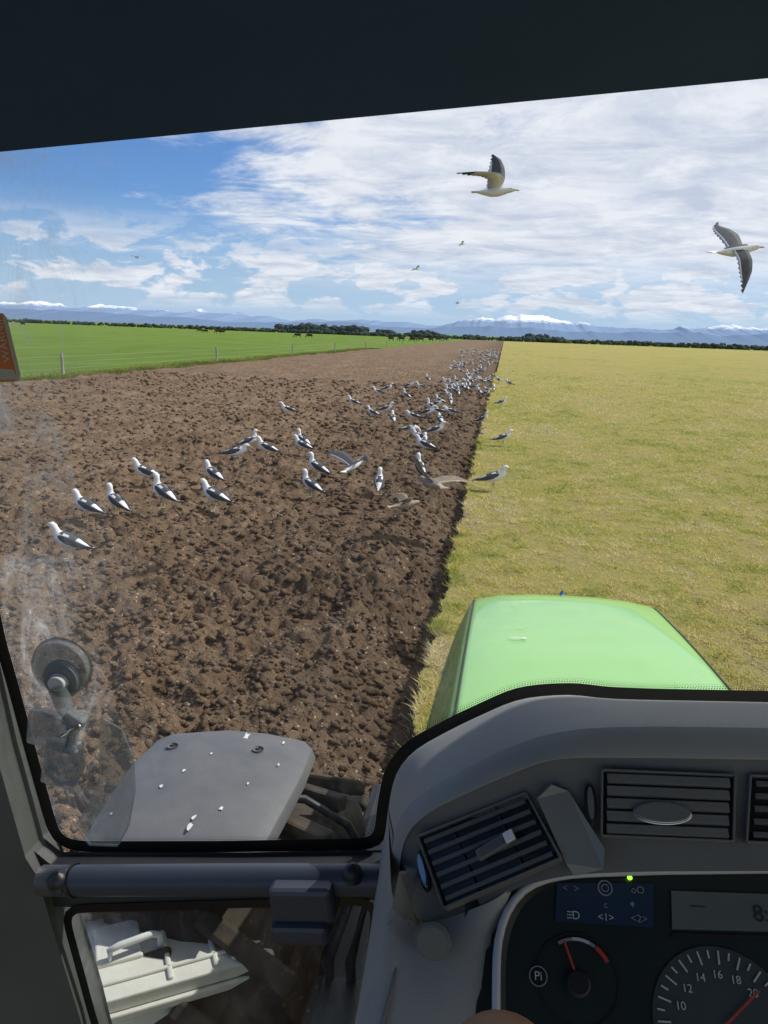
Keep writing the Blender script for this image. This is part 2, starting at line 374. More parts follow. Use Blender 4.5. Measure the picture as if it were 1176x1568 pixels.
# ------------------------------------------------------------------ gulls
M_gw=simple("gull_white_plumage",(.78,.78,.77),(.70,.70,.69),20,.85,.3,90,spec=.1)
M_gd=simple("gull_slate_plumage",(.050,.055,.065),(.085,.09,.102),26,.75,.4,120,spec=.2)
M_gy=simple("gull_yellow_bill",(.6,.42,.05)); M_gl=simple("gull_leg",(.38,.36,.2)); M_ge=simple("gull_eye",(.01,.01,.01),rough=.2)
M_gg=simple("gull_grey_underwing",(.50,.50,.51),(.62,.62,.62),15,.85)
M_jb=simple("juvenile_gull_brown",(.54,.47,.37),(.22,.18,.13),34,.9,.4,90,detail=5,spec=.1); M_jd=simple("juvenile_gull_dark",(.28,.23,.18),(.13,.11,.085),40,.9,spec=.1)
GM=[M_gw,M_gd,M_gy,M_gl,M_ge,M_gg]; JM=[M_jb,M_jd,M_ge,M_gl,M_ge,M_jb]
def gull_stand(neck,name,mats=GM,step=0,pitch=15):
    m=MB(); body=[(-.30,.205,.014,.005),(-.25,.208,.034,.010),(-.19,.215,.046,.030),(-.11,.220,.064,.058),(-.02,.224,.080,.080),(.06,.236,.080,.084),(.12,.255,.064,.070)]
    rings=[((0,y,z),a,b) for y,z,a,b in body]+[((0,y,z),a,b) for y,z,a,b in neck]
    def fn(c,i,k):
        return 1 if ((c.z-(.232+.03*(c.y>0)))>.034 and -.19<c.y<.095 and i<6) else 0
    m.loft(rings,0,16,fn=fn)
    hy,hz=neck[-2][0],neck[-2][1]; ty,tz=neck[-1][0],neck[-1][1]
    dv=Vector((0,ty-hy,tz-hz)).normalized(); e=Vector((0,ty,tz))
    m.loft([(e-dv*.012,.012,.013),(e+dv*.02,.008,.011),(e+dv*.045,.006,.010),(e+dv*.06-Vector((0,0,.006)),.002,.003)],2,8)
    hc=Vector((0,neck[-3][0],neck[-3][1]))
    for sx in(-1,1):
        m.loft([(hc+Vector((sx*.028,.012,.006)),.0045,.0045),(hc+Vector((sx*.034,.013,.006)),.003,.003)],4,6)
        def wf(c,i,k):
            if i>=4: return 1
            return 0 if (c.z<.218-.006*i) else 1
        m.loft([((sx*.052,.100,.268),.010,.014),((sx*.068,.06,.262),.016,.034),((sx*.074,-.03,.248),.017,.045),((sx*.062,-.13,.230),.015,.036),((sx*.038,-.22,.216),.011,.021),((sx*.018,-.30,.214),.007,.011),((sx*.006,-.35,.212),.003,.004)],1,10,fn=wf)
        m.box((sx*.012,-.31,.216),(.006,.02,.012),0)
    rt_=Matrix.Rotation(R(pitch),3,'X'); c0=Vector((0,.02,.215))
    for i,v in enumerate(m.v):
        q=rt_@(v-c0); m.v[i]=q+c0+Vector((0,-.012,.010))
    for sx in(-1,1):
        y0=.0+sx*step
        m.loft([((sx*.032,.0,.185),.020,.022),((sx*.032,.005,.145),.010,.011),((sx*.032,-.008+y0*.4,.10),.006,.006),((sx*.032,y0,.012),.0055,.0055)],3,8,fn=lambda c,i,k:0 if i==0 else 3)
        m.poly([(sx*.032,y0-.012,.006),(sx*.032-.026,y0+.045,.003),(sx*.032,y0+.055,.004),(sx*.032+.026,y0+.045,.003)],3)
    return m.data(name,mats)
nA=[(.155,.290,.044,.052),(.172,.325,.037,.040),(.190,.352,.038,.038),(.215,.364,.038,.036),(.243,.357,.027,.027),(.262,.347,.012,.014)]
nB=[(.145,.300,.042,.048),(.150,.345,.035,.037),(.160,.380,.037,.037),(.184,.394,.038,.036),(.212,.385,.027,.027),(.231,.375,.012,.014)]
nC=[(.175,.255,.045,.05),(.215,.24,.036,.038),(.245,.20,.035,.036),(.262,.165,.037,.036),(.275,.135,.027,.027),(.280,.112,.012,.014)]
nD=[(.15,.275,.05,.056),(.165,.300,.044,.047),(.182,.322,.038,.038),(.205,.330,.038,.036),(.233,.322,.027,.027),(.252,.312,.012,.014)]
GS=[gull_stand(nA,"gull_a",step=.02,pitch=9),gull_stand(nB,"gull_b",pitch=14),gull_stand(nC,"gull_c",step=.03,pitch=-2),gull_stand(nD,"gull_d",step=-.02,pitch=5)]
def add_wing(m,st,nsub=5,jag=.012,sgn=1):
    st=[(Vector(a),Vector(b)) for a,b in st]; full=[]
    for i in range(len(st)-1):
        for k in range(nsub):
            t=k/nsub
            full.append((st[i][0].lerp(st[i+1][0],t),st[i][1].lerp(st[i+1][1],t)))
    full.append(st[-1]); nF=len(full)
    for _ in range(2):
        full=[full[0]]+[((full[i-1][0]+full[i][0]*2+full[i+1][0])/4,(full[i-1][1]+full[i][1]*2+full[i+1][1])/4) for i in range(1,nF-1)]+[full[-1]]
    base=len(m.v)
    for i,(a,b) in enumerate(full):
        fr=i/(nF-1); c=b-a; sp=(full[min(i+1,nF-1)][0]-full[max(i-1,0)][0])
        nrm=c.cross(sp)*(-sgn)
        if nrm.length<1e-7:nrm=Vector((0,0,1))
        nrm.normalize(); nrm=-nrm
        b2=b+c.normalized()*(jag*(1 if i%2 else -1)*(.4+fr)) if c.length>.01 else b
        th=.012*(1-.8*fr)
        m.v+= [a,a+c*.3+nrm*th,a+c*.82+nrm*th*.4,b2,a+c*.35-nrm*th*.4]
    for i in range(nF-1):
        fr=i/(nF-1); o=base+i*5
        for k in range(5):
            q=(o+k,o+(k+1)%5,o+5+(k+1)%5,o+5+k); m.f.append(q)
            tip=fr>.72
            m.m.append((1 if k in(0,1) else (0 if k==2 and not tip else (1 if tip else (5 if fr>.4 else 0)))) )
def gull_fly(name,rw,lw,mats=GM,legs=False,tail=.06,head=0,sg=-1):
    m=MB()
    rings=[((0,-.27,.0),tail,.004),((0,-.2,.0),.038,.012),((0,-.13,-.005),.044,.034),((0,-.03,-.01),.058,.056),((0,.06,-.008),.06,.058),((0,.13,.0),.046,.047),((0,.18,.006+head*.3),.034,.036),((0,.215,.01+head*.6),.034,.034),((0,.245,.01+head),.026,.027),((0,.265,.006+head),.012,.014)]
    m.loft(rings,0,14,fn=lambda c,i,k:1 if (c.z>.03 and -.12<c.y<.1) else 0)
    m.loft([((0,.258,.006+head),.011,.012),((0,.285,.004+head),.008,.010),((0,.31,.001+head),.006,.008),((0,.322,-.006+head),.002,.003)],2,8)
    for sx in(-1,1): m.loft([((sx*.028,.225,.018+head*.8),.0045,.0045),((sx*.034,.226,.018+head*.8),.003,.003)],4,6)
    add_wing(m,rw,sgn=-sg); add_wing(m,lw,sgn=sg)
    if legs:
        for sx in(-1,1):
            m.loft([((sx*.03,-.05,-.04),.012,.012),((sx*.03,-.08,-.10),.006,.006),((sx*.03,-.06,-.17),.005,.005)],3,6); m.poly([(sx*.03,-.07,-.17),(sx*.03-.02,-.02,-.18),(sx*.03+.02,-.02,-.18)],3)
    return m.data(name,mats)
F1=gull_fly("gull_flying_a",[((.03,.09,.03),(.03,-.07,.02)),((.20,.13,.10),(.20,-.06,.09)),((.33,.06,.14),(.30,-.16,.11)),((.42,-.2,.14),(.36,-.3,.11)),((.46,-.44,.12),(.455,-.45,.12))],
                      [((-.03,.09,.03),(-.03,-.09,.02)),((-.16,.15,.17),(-.18,-.07,.16)),((-.24,.15,.32),(-.27,-.06,.29)),((-.30,.10,.45),(-.32,-.03,.42)),((-.36,-.0,.53),(-.36,-.01,.528))])
F2=gull_fly("gull_flying_b",[((.03,.10,.02),(.03,-.07,.03)),((.10,.14,-.09),(.12,-.04,-.07)),((.15,.12,-.20),(.17,-.04,-.18)),((.19,.06,-.30),(.2,-.02,-.28)),((.22,.0,-.40),(.22,-.01,-.395))],
                      [((-.03,.10,.03),(-.03,-.07,.02)),((-.2,.15,.12),(-.2,-.06,.1)),((-.34,.13,.17),(-.34,-.05,.15)),((-.48,.08,.20),(-.46,-.0,.19)),((-.56,.12,.23),(-.56,.11,.228))],tail=.075)
F3=gull_fly("gull_landing",[((.03,.09,.03),(.03,-.07,.02)),((.20,.12,.12),(.20,-.08,.08)),((.36,.08,.18),(.34,-.12,.13)),((.5,-.02,.2),(.46,-.13,.16)),((.62,-.16,.17),(.615,-.17,.17))],
                      [((-.03,.09,.03),(-.03,-.07,.02)),((-.16,.12,.14),(-.18,-.06,.12)),((-.28,.1,.24),(-.30,-.1,.21)),((-.38,-.02,.3),(-.38,-.12,.27)),((-.46,-.15,.32),(-.46,-.16,.318))],legs=True,tail=.09)
glide=[((.03,.09,.03),(.03,-.07,.02)),((.22,.15,.1),(.22,-.04,.09)),((.38,.12,.12),(.38,-.06,.11)),((.55,.0,.08),(.52,-.08,.08)),((.68,-.12,.03),(.678,-.13,.03))]
mir=lambda w:[((-a[0],a[1],a[2]),(-b[0],b[1],b[2])) for a,b in w]
F4=gull_fly("gull_gliding",glide,mir(glide))
J1=gull_fly("juvenile_flying",[((.03,.10,.03),(.03,-.10,.02)),((.22,.17,.06),(.22,-.10,.04)),((.40,.15,.06),(.40,-.12,.04)),((.58,.05,.0),(.55,-.14,-.01)),((.74,-.10,-.08),(.738,-.12,-.08))],
                [((-.03,.09,.03),(-.03,-.07,.02)),((-.14,.14,.14),(-.15,-.05,.13)),((-.22,.10,.24),(-.24,-.08,.22)),((-.30,-.02,.30),(-.30,-.12,.28)),((-.36,-.15,.31),(-.36,-.16,.31))],mats=JM,legs=True,tail=.08,head=-.01)
jw=[((.03,.09,.03),(.03,-.07,.02)),((.12,.12,.12),(.13,-.06,.08)),((.18,.02,.16),(.18,-.14,.10)),((.20,-.12,.12),(.19,-.22,.08)),((.18,-.28,.06),(.18,-.285,.06))]
J2=gull_fly("juvenile_landing",jw,mir(jw),mats=JM,legs=True,tail=.06)
gl=[(-4.81,7.9,80,0),(-5.45,9.45,75,0),(-5.29,9.96,72,1),(-5.87,12.09,80,0),(-4.74,10.3,55,1),(-4.74,12.3,65,0),(-4.04,10.5,70,0),(-5.35,16.1,-60,1),(-5.07,14.43,-75,3),(-4.59,14.85,75,0),(-4.43,17.1,60,1),(-4.15,16.0,70,0),(-3.20,13.4,70,1),(-3.02,12.2,60,1),(-6.26,22.37,100,0),(-1.94,12.72,10,1),(-1.41,14.27,30,1),(-.02,13.77,-80,0),(.14,19.6,-75,0),(-5.12,26.85,80,0),(-3.97,24.09,70,0),(-3.71,25.26,-70,0),(-3.1,22.6,20,0)]
rest=[(-5.1,35.0),(-5.2,32.6),(-2.3,20.2),(-2.6,23.3),(-4.1,43.4),(-3.8,36.8),(-3.8,31.3),(-4.3,36.4),(-4.3,39.3),(-1.9,18.6),(-1.6,16.9),(-1.7,17.9),(-2.3,24.9),(-2.3,26.2),(-2.0,25.1),(-2.3,28.4),(-1.7,22.5),(-1.6,20.0),(-2.3,29.8),(-3.1,41.3),(-3.1,43.6),(-2.2,33.0),(-1.6,25.3),(-1.9,30.0),(-2.1,34.9),(-2.3,39.2),(-2.0,38.0),(-1.9,42.1),(-1.7,39.2),(-1.7,43.4),(-1.3,39.0),(-1.8,61.9),(-1.1,45.8),(-.55,26.2),(-.8,47.3),(-.35,38.2),(-.2,46.4),(-.7,56.6),(.05,30.5),(.4,43),(-4.2,70),(-2.9,55),(-2.4,67)]
for x,y in rest:
    gl.append((x,y,random.choice([75,85,60,100,40,-70,-90,10,120]),random.choice([0,0,1,2,3])))
for i in range(75):
    y=random.uniform(62,150) if i%3 else random.uniform(95,125); gl.append((-.65-random.random()**1.4*.050*y,y,random.choice([80,60,-80,100,20]),random.choice([0,1,0,3])))
for i in range(30):
    y=random.uniform(34,66); gl.append((-.6-random.random()*.055*y,y,random.choice([80,60,-80,100,20,150]),random.choice([0,1,0,3])))
for i,(x,y,r,k) in enumerate(gl):
    o=link(bpy.data.objects.new("gull",GS[k]))
    hs=[float(height(np.array([x+dx]),np.array([y+dy]))[0][0]) for dx in(-.04,0,.04) for dy in(-.04,0,.04)]
    s=random.uniform(.98,1.12); o.location=(x,y,max(hs)-.006); o.rotation_euler=(0,0,R(r+random.uniform(-9,9))); o.scale=(s,s,s)
def fly(me,loc,rot,s=1,name="gull"):
    o=link(bpy.data.objects.new(name,me)); o.location=loc; o.rotation_euler=tuple(R(a) for a in rot); o.scale=(s,)*3
fly(F1,(-.27,10.34,4.46),(3,-3,-88)); fly(F2,(2.25,8.66,3.64),(8,10,-72))
fly(F3,(-2.45,13.0,.42),(20,-8,-38),1.0)
fly(J1,(-.83,10.2,.74),(2,4,38),1.2,"juvenile_gull"); 
fly(J2,(-1.30,11.0,.235),(5,0,-60),.95,"juvenile_gull")
for p,r in [((-19.6,40.4,6.1),70),((-5.15,44.6,6.2),-60),((-3,49.6,8.1),-75),((-3.7,59.8,5.0),-90)]:
    fly(F4,p,(random.uniform(-8,8),random.uniform(-15,15),r),.72)
# ------------------------------------------------------------------ tractor materials
M_green_p=simple("green_paint",(.265,.60,.145),(.25,.57,.135),3,.30,0,coat=.5)
M_seam=simple("black_seal",(.008,.008,.009),rough=.5)
M_fend=simple("grey_fender_plastic",(.095,.10,.112),(.135,.135,.138),9,.6,.3,200,detail=5)
M_tyre=simple("muddy_tyre",(.09,.066,.045),(.022,.020,.018),9,.9,.6,40)
M_drop=simple("bird_dropping",(.75,.75,.72),rough=.8)
M_roof=simple("navy_headliner",(.030,.062,.20),(.036,.072,.225),6,.9,.2,300,spec=.10)
M_pil=simple("cab_pillar_plastic",(.09,.095,.09),(.07,.075,.07),5,.6,.25,500)
M_frame=simple("dark_cab_frame",(.035,.037,.042),(.022,.024,.028),5,.5,.2,400)
M_bar=simple("slate_tube_paint",(.055,.065,.085),(.045,.055,.072),5,.38,.15,500)
M_dash=simple("grey_dash_plastic",(.305,.305,.29),(.255,.255,.245),6,.52,.35,900,detail=5)
M_dash2=simple("dark_dash_plastic",(.155,.155,.147),(.13,.13,.123),5,.52,.35,900,detail=5)
M_vent=simple("vent_slat_plastic",(.11,.11,.11),(.09,.09,.09),5,.45)
M_blk=simple("black_plastic",(.012,.013,.015),rough=.45)
M_chrome=simple("brushed_chrome",(.6,.6,.6),rough=.22,metal=.9)
M_bez=simple("light_bezel",(.5,.51,.52),rough=.35)
M_face=simple("cluster_face",(.022,.03,.032),(.016,.022,.024),4,.3)
M_blue=simple("indicator_panel_blue",(.02,.042,.085),rough=.35)
M_lcd=simple("lcd_panel",(.13,.145,.14),(.11,.13,.125),rough=.25)
M_icon=simple("printed_white",(.50,.53,.55),rough=.5); M_icon2=simple("printed_grey",(.24,.27,.30),rough=.5)
M_red=simple("gauge_red",(.5,.05,.03),rough=.5); M_dig=simple("lcd_segment",(.02,.025,.025))
M_cream=simple("cream_box_plastic",(.80,.78,.70),(.60,.58,.51),9,.6,.3,60,detail=5)
M_tan=simple("tan_leather",(.34,.16,.055),(.24,.11,.04),12,.55,.3,120)
M_orange=simple("orange_label",(.70,.19,.05)); M_lab=simple("grey_label",(.5,.5,.48))
def emis(name,c,s):
    m,nt,b=newmat(name); b.inputs["Base Color"].default_value=(*c,1); b.inputs["Emission Color"].default_value=(*c,1); b.inputs["Emission Strength"].default_value=s; return m
M_led=emis("green_indicator_lamp",(.3,1,.05),2.0)
def glass(name,tint,dirt,spec=.04):
    m=bpy.data.materials.new(name); m.use_nodes=True; nt=m.node_tree; nt.nodes.clear(); L=nt.links
    t=N(nt,"ShaderNodeBsdfTransparent"); t.inputs[0].default_value=(*tint,1); g=N(nt,"ShaderNodeBsdfGlossy"); g.inputs[1].default_value=.02
    d=N(nt,"ShaderNodeBsdfTranslucent"); d.inputs[0].default_value=(.8,.82,.85,1); o=N(nt,"ShaderNodeOutputMaterial")
    m1=N(nt,"ShaderNodeMixShader"); m1.inputs[0].default_value=spec; L.new(t.outputs[0],m1.inputs[1]); L.new(g.outputs[0],m1.inputs[2])
    co=objco(nt); mp=N(nt,"ShaderNodeMapping"); mp.inputs["Scale"].default_value=(1,1,.45); mp.inputs["Rotation"].default_value=(0,R(20),0); L.new(co,mp.inputs[0])
    n1=noise(nt,mp.outputs[0],16,5,.75,1.2)
    r1=ramp(nt,[(.47,(.12,.12,.12)),(.60,(.45,.45,.45)),(.72,(1,1,1))]); L.new(n1.outputs[0],r1.inputs[0])
    sx=N(nt,"ShaderNodeSeparateXYZ"); L.new(co,sx.inputs[0]); mr=N(nt,"ShaderNodeMapRange"); mr.interpolation_type='SMOOTHSTEP'
    mr.inputs["From Min"].default_value=-.72; mr.inputs["From Max"].default_value=-.46; mr.inputs["To Min"].default_value=dirt; mr.inputs["To Max"].default_value=dirt*.05
    L.new(sx.outputs[0],mr.inputs[0]); q2=N(nt,"ShaderNodeMath",operation='MULTIPLY'); L.new(r1.outputs[0],q2.inputs[0]); L.new(mr.outputs[0],q2.inputs[1]); q2.use_clamp=True
    m2=N(nt,"ShaderNodeMixShader"); L.new(q2.outputs[0],m2.inputs[0]); L.new(m1.outputs[0],m2.inputs[1]); L.new(d.outputs[0],m2.inputs[2]); L.new(m2.outputs[0],o.inputs[0])
    return m
M_glass=glass("windscreen_glass",(.97,.98,.985),.66,.02); M_glass2=glass("lower_glass",(.80,.84,.84),.35,.06)
tractor=empty("tractor")
# ---- hood
cxh=.240
sec=[(0,.014),(.10,.013),(.20,.008),(.272,.0),(.290,-.006),(.303,-.03),(.335,-.11),(.368,-.22),(.385,-.36),(.39,-.8)]
sec=[(-a,b) for a,b in sec[::-1][:-1]]+[(a,b) for a,b in sec]
yl=[1.27,1.4,1.5,1.7,1.9,2.1,2.25,2.36,2.44,2.50,2.53,2.55,2.56,2.565]
def hz(y): return np.interp(y,[.96,1.3,1.6,2.0,2.3,2.44,2.50,2.53,2.55,2.56,2.565],[2.035,2.005,1.978,1.93,1.885,1.863,1.85,1.83,1.76,1.5,1.1])
v=[];f=[];ns=len(sec)
for y in yl:
    for a,b in sec:
        fr=(y-.96)/1.6; s_=abs(a)/.3; tz=hz(y)+b
        w=1+.02*fr
        v.append((cxh+a*w+(.012*fr), y-.045*min(1.3,s_)**4*fr+.035*fr*(a/.3), max(.9,tz)))
for i in range(len(yl)-1):
    for k in range(ns-1): a=i*ns+k; f.append((a,a+1,a+1+ns,a+ns))
hood=mesh("hood",v,f,[M_green_p],parent=tractor,smooth=True,solid=.006)
for idx_k,off in ((5,(.004,0,.006)),(13,(-.002,0,.005))):
    pts=[Vector(v[i*ns+idx_k])+Vector(off) for i in range(len(yl)-4)]
    tube("hood_seam",pts,.0026,M_seam,tractor,6)
tube("hood_ornament",[(.25,2.53,1.855),(.25,2.535,1.872)],[.010,.004],simple("blue_badge",(.05,.15,.45)),tractor,10)
mg=MB()
for (x,y,w_,h_) in [(.095,1.95,.016,.004),(.08,1.84,.035,.006),(.10,1.845,.012,.012),(.085,2.25,.012,.006)]:  # small surface marks, plus a white glint painted as pale flecks
    z=float(hz(y))+.0135+.0042; mg.poly([(x-w_/2,y-h_/2,z),(x+w_/2,y-h_/3,z),(x+w_/2.5,y+h_/2,z-.0012),(x-w_/3,y+h_/2,z-.0012)],0)
mg.obj("hood_marks_glint",[simple("pale_mark_glint",(.7,.75,.7))],tractor,False)
# ---- front fender
fp=[(-.93,1.50),(-.955,1.69),(-.97,1.85),(-.97,2.02),(-.945,2.075),(-.78,2.145),(-.65,2.16),(-.53,2.155),(-.492,2.09),(-.475,1.88),(-.49,1.55),(-.50,1.455),(-.90,1.455)]
def fz(x,y): return 1.50-.16*(abs(y-1.80)/.5)**2.6*(1 if y>1.8 else .3)-.03*abs((x+.72)/.25)**3
v=[];f=[]; cc_=(-.72,1.78); rings_=[1,.96,.8,.55,.25]
for q in rings_:
    for x,y in fp:
        xx_=cc_[0]+(x-cc_[0])*q; yy_=cc_[1]+(y-cc_[1])*q; v.append((xx_,yy_,fz(xx_,yy_)-(.03 if q==1 else 0)))
v.append((cc_[0],cc_[1],fz(*cc_))); nf=len(fp)
for i in range(len(rings_)-1):
    for k in range(nf): a=i*nf+k;b=i*nf+(k+1)%nf; f.append((a,b,b+nf,a+nf))
for k in range(nf): a=(len(rings_)-1)*nf+k;b=(len(rings_)-1)*nf+(k+1)%nf; f.append((a,b,len(v)-1))
mesh("front_fender",v,f,[M_fend],parent=tractor,smooth=True,solid=.012,bevel=.003)
for x,y in [(-.88,1.93),(-.63,1.96)]:
    z=fz(x,y)+.006; tube("fender_bolt",[(x,y,z),(x,y,z+.005)],[.018,.016],M_fend,tractor,14); tube("bolt_head",[(x,y,z+.005),(x,y,z+.009)],.007,M_frame,tractor,6)
dr=MB()
for x,y,s_ in [(-.70,2.06,.018),(-.82,1.72,.008),(-.79,1.80,.007),(-.63,1.66,.009),(-.68,1.58,.014),(-.685,1.61,.010),(-.60,1.78,.006),(-.9,1.6,.006),(-.66,1.50,.011),(-.55,1.9,.006),(-.75,1.9,.005),(-.58,2.05,.007)]:
    z=fz(x,y)+.0085; pts=[]
    for k in range(9):
        an=k/9*6.283; rr=s_*random.uniform(.4,1.2); pts.append((x+math.cos(an)*rr*.6,y+math.sin(an)*rr*1.2,z))
    dr.poly(pts,0)
dr.obj("bird_droppings",[M_drop],tractor,smooth=False)
# ---- front tyre
cy_,cz_=1.78,.70; rp=[(-.92,.50),(-.93,.58),(-.90,.655),(-.85,.685),(-.65,.695),(-.42,.685),(-.37,.655),(-.34,.58),(-.35,.50),(-.42,.38),(-.47,.15)]
v=[];f=[];na=64
for k in range(na):
    an=2*math.pi*k/na
    for x,r_ in rp: v.append((x,cy_+math.cos(an)*r_,cz_+math.sin(an)*r_))
for k in range(na):
    for i in range(len(rp)-1): a=k*len(rp)+i;b=((k+1)%na)*len(rp)+i; f.append((a,a+1,b+1,b))
mesh("front_tyre",v,f,[M_tyre],parent=tractor,smooth=True)
lg=MB()
for k in range(24):
    for sd in(0,1):
        an=2*math.pi*(k+.5*sd)/24; x=-.78 if sd else -.49
        lg.box((x,cy_+math.cos(an)*.70,cz_+math.sin(an)*.70),(.28,.045,.05),0,Matrix.Rotation(an,3,'X')@Matrix.Rotation(R(24 if sd else -24),3,'Y'))
lg.obj("tyre_lugs",[M_tyre],tractor,smooth=False,bevel=.010)
mesh("chassis",[(-.10,1.2,.7),(.6,1.2,.7),(.6,2.45,.7),(-.10,2.45,.7),(-.08,1.2,1.5),(.56,1.2,1.5),(.56,2.45,1.5),(-.08,2.45,1.5)],[(0,1,2,3),(4,7,6,5),(0,4,5,1),(1,5,6,2),(2,6,7,3),(3,7,4,0)],[M_frame],parent=tractor,bevel=.02)
mb=MB(); mb.box((-.24,1.75,.85),(.26,1.5,.5),0); mb.box((-.24,1.35,1.15),(.2,.25,.2),0); mb.box((-.6,1.15,.62),(.75,.45,.25),0); mb.obj("transmission_housing",[M_frame],tractor,False,.03)
tube("front_axle",[(-.5,1.78,.7),(.9,1.78,.7)],.09,M_frame,tractor)
tube("fender_bracket",[(-.12,1.80,1.05),(-.34,1.86,1.36),(-.46,1.85,1.43),(-.75,1.8,1.45)],.012,M_blk,tractor,8)
# ---- cab roof
def rz(x): return 2.884+(x)*.0842
rp_=[(-1.0,.70),(-.47,.70),(-.114,.70),(.19,.70),(.6,.70),(1.35,.70)]
v=[]
for x,y in rp_:
    z=rz(x); v+= [(x,-1.3,z+.01),(x,.685,z),(x,.70,z+.008),(x,.715,z+.03),(x,1.45,z+.33),(x,1.45,z+.39),(x,-1.3,z+.36)]  # overhang ahead of the lintel is unseen, added to keep sun off the dash
f=[]
for i in range(5):
    for k in range(7): a=i*7+k;b=i*7+(k+1)%7; f.append((a,b,b+7,a+7))
f.append(tuple(range(7))[::-1]); f.append(tuple(35+k for k in range(7)))
mesh("cab_roof",v,f,[M_roof],parent=tractor,smooth=False,bevel=.004)
# ---- pillars and lower frame
def extr(name,poly,y0,y1,mat,parent,bev=.006):
    n=len(poly); v=[(x,y0,z) for x,z in poly]+[(x,y1,z) for x,z in poly]
    f=[tuple(range(n)),tuple(range(n,2*n))[::-1]]+[(i,(i+1)%n,(i+1)%n+n,i+n) for i in range(n)]
    return mesh(name,v,f,[mat],parent=parent,bevel=bev)
extr("left_pillar",[(-.80,2.95),(-.755,2.5),(-.730,2.22),(-.704,2.06),(-.672,1.90),(-.655,1.87),(-.640,1.80),(-.60,1.62),(-.57,1.45),(-1.0,1.45),(-1.1,2.95)],.93,1.0,M_pil,tractor)
extr("right_pillar",[(1.15,3.0),(1.12,1.3),(1.22,1.3),(1.27,3.0)],.6,.75,M_pil,tractor)
extr("sill_panel",[(-.68,1.90),(-.643,1.872),(-.35,1.915),(-.05,1.965),(-.05,1.90),(-.126,1.898),(-.36,1.852),(-.615,1.805),(-.66,1.80)],.955,.985,M_frame,tractor,.003)
extr("footwell_side",[(-.10,2.0),(-.132,1.72),(-.13,1.2),(1.1,1.2),(1.1,2.0)],.95,.98,M_frame,tractor,.003)
def pane(name,poly,y,mat): return mesh(name,[(x,y,z) for x,z in poly],[tuple(range(len(poly)))],[mat],parent=tractor)
pane("windscreen",[(-.81,3.0),(-.735,2.22),(-.665,1.88),(-.36,1.92),(-.05,1.97),(1.15,2.0),(1.2,3.1)],.995,M_glass)
pane("lower_glass",[(-.64,1.82),(-.60,1.45),(-.10,1.45),(-.10,1.92)],.970,M_glass2)
def ribbon(name,pts,w,y,mat):
    P=resample([(x,y,z) for x,z in pts],max(24,len(pts)*8)); v=[];f=[]
    for i,p in enumerate(P):
        t=(P[min(i+1,len(P)-1)]-P[max(i-1,0)]).normalized(); nn=Vector((-t.z,0,t.x)); v+= [p-nn*w/2,p+nn*w/2]
    for i in range(len(P)-1): f.append((2*i,2*i+1,2*i+3,2*i+2))
    mesh(name,v,f,[mat],parent=tractor); return P
M_frit=simple("black_frit",(.006,.006,.008),rough=.4)
Pa=ribbon("windscreen_frit",[(-.80,2.9),(-.735,2.33),(-.722,2.228),(-.705,2.148),(-.682,2.03),(-.658,1.915),(-.650,1.893),(-.630,1.887),(-.60,1.888),(-.372,1.922),(-.145,1.960),(-.130,1.970),(-.128,2.022),(-.120,2.084),(-.096,2.125),(-.032,2.172),(.0475,2.223),(.084,2.233),(.1355,2.240),(.16,2.237),(.229,2.2415),(.372,2.254),(.7,2.28)],.020,.989,M_frit)
dm=MB()
Pd=resample(Pa,1500)
for i in range(1,1499):
    t=(Pd[i+1]-Pd[i-1]).normalized(); nn=Vector((-t.z,0,t.x))
    if nn.dot(Vector((-.3,.989,2.6))-Pd[i])<0: nn=-nn
    if i%2==0:
        for j,(off,s_) in enumerate([(.0120,.0009),(.0145,.00072),(.0170,.00052)]):
            c=Pd[i]+nn*off+t*(.0009 if j%2 else 0)
            if c.z>2.45: continue
            dm.poly([c+Vector((math.cos(a_)*s_,0,math.sin(a_)*s_)) for a_ in (0,1.05,2.09,3.14,4.19,5.24)],0)
dm.obj("frit_dots",[M_frit],tractor,smooth=False)
ribbon("lower_window_seal",[(-.56,1.50),(-.585,1.60),(-.622,1.79),(-.612,1.802),(-.59,1.806),(-.36,1.851),(-.14,1.893),(-.128,1.885),(-.137,1.677),(-.14,1.5)],.014,.952,M_frit)
# ---- grab handle bar
gh=empty("grab_handle")
tube("tube",[(-.62,.90,1.893),(-.563,.90,1.902),(-.342,.90,1.938),(-.11,.90,1.974),(-.06,.90,1.981)],.0215,M_bar,gh,24)
tube("collar",[(-.572,.90,1.900),(-.566,.90,1.9015)],.0235,M_frame,gh,24)
hb=MB(); hb.box((-.218,.885,1.944),(.088,.05,.052),0,Matrix.Rotation(R(-8.5),3,'Y')); hb.box((-.218,.872,1.905),(.080,.04,.03),0,Matrix.Rotation(R(-8.5),3,'Y')); hb.obj("bracket",[M_bar],gh,False,.007)
def dome(name,c,r,mat,parent):
    m=MB(); c=Vector(c); m.loft([(c+Vector((0,0,-r*.9)),r*.9,r*.9),(c+Vector((0,0,-r*.3)),r,r),(c+Vector((0,0,r*.3)),r*.85,r*.85),(c+Vector((0,0,r*.7)),r*.5,r*.5),(c+Vector((0,0,r*.8)),r*.1,r*.1)],0,16); return m.obj(name,[mat],parent)
dome("cap",(-.585,.885,1.912),.015,M_blk,gh); dome("cap",(-.153,.885,1.992),.014,M_blk,gh)
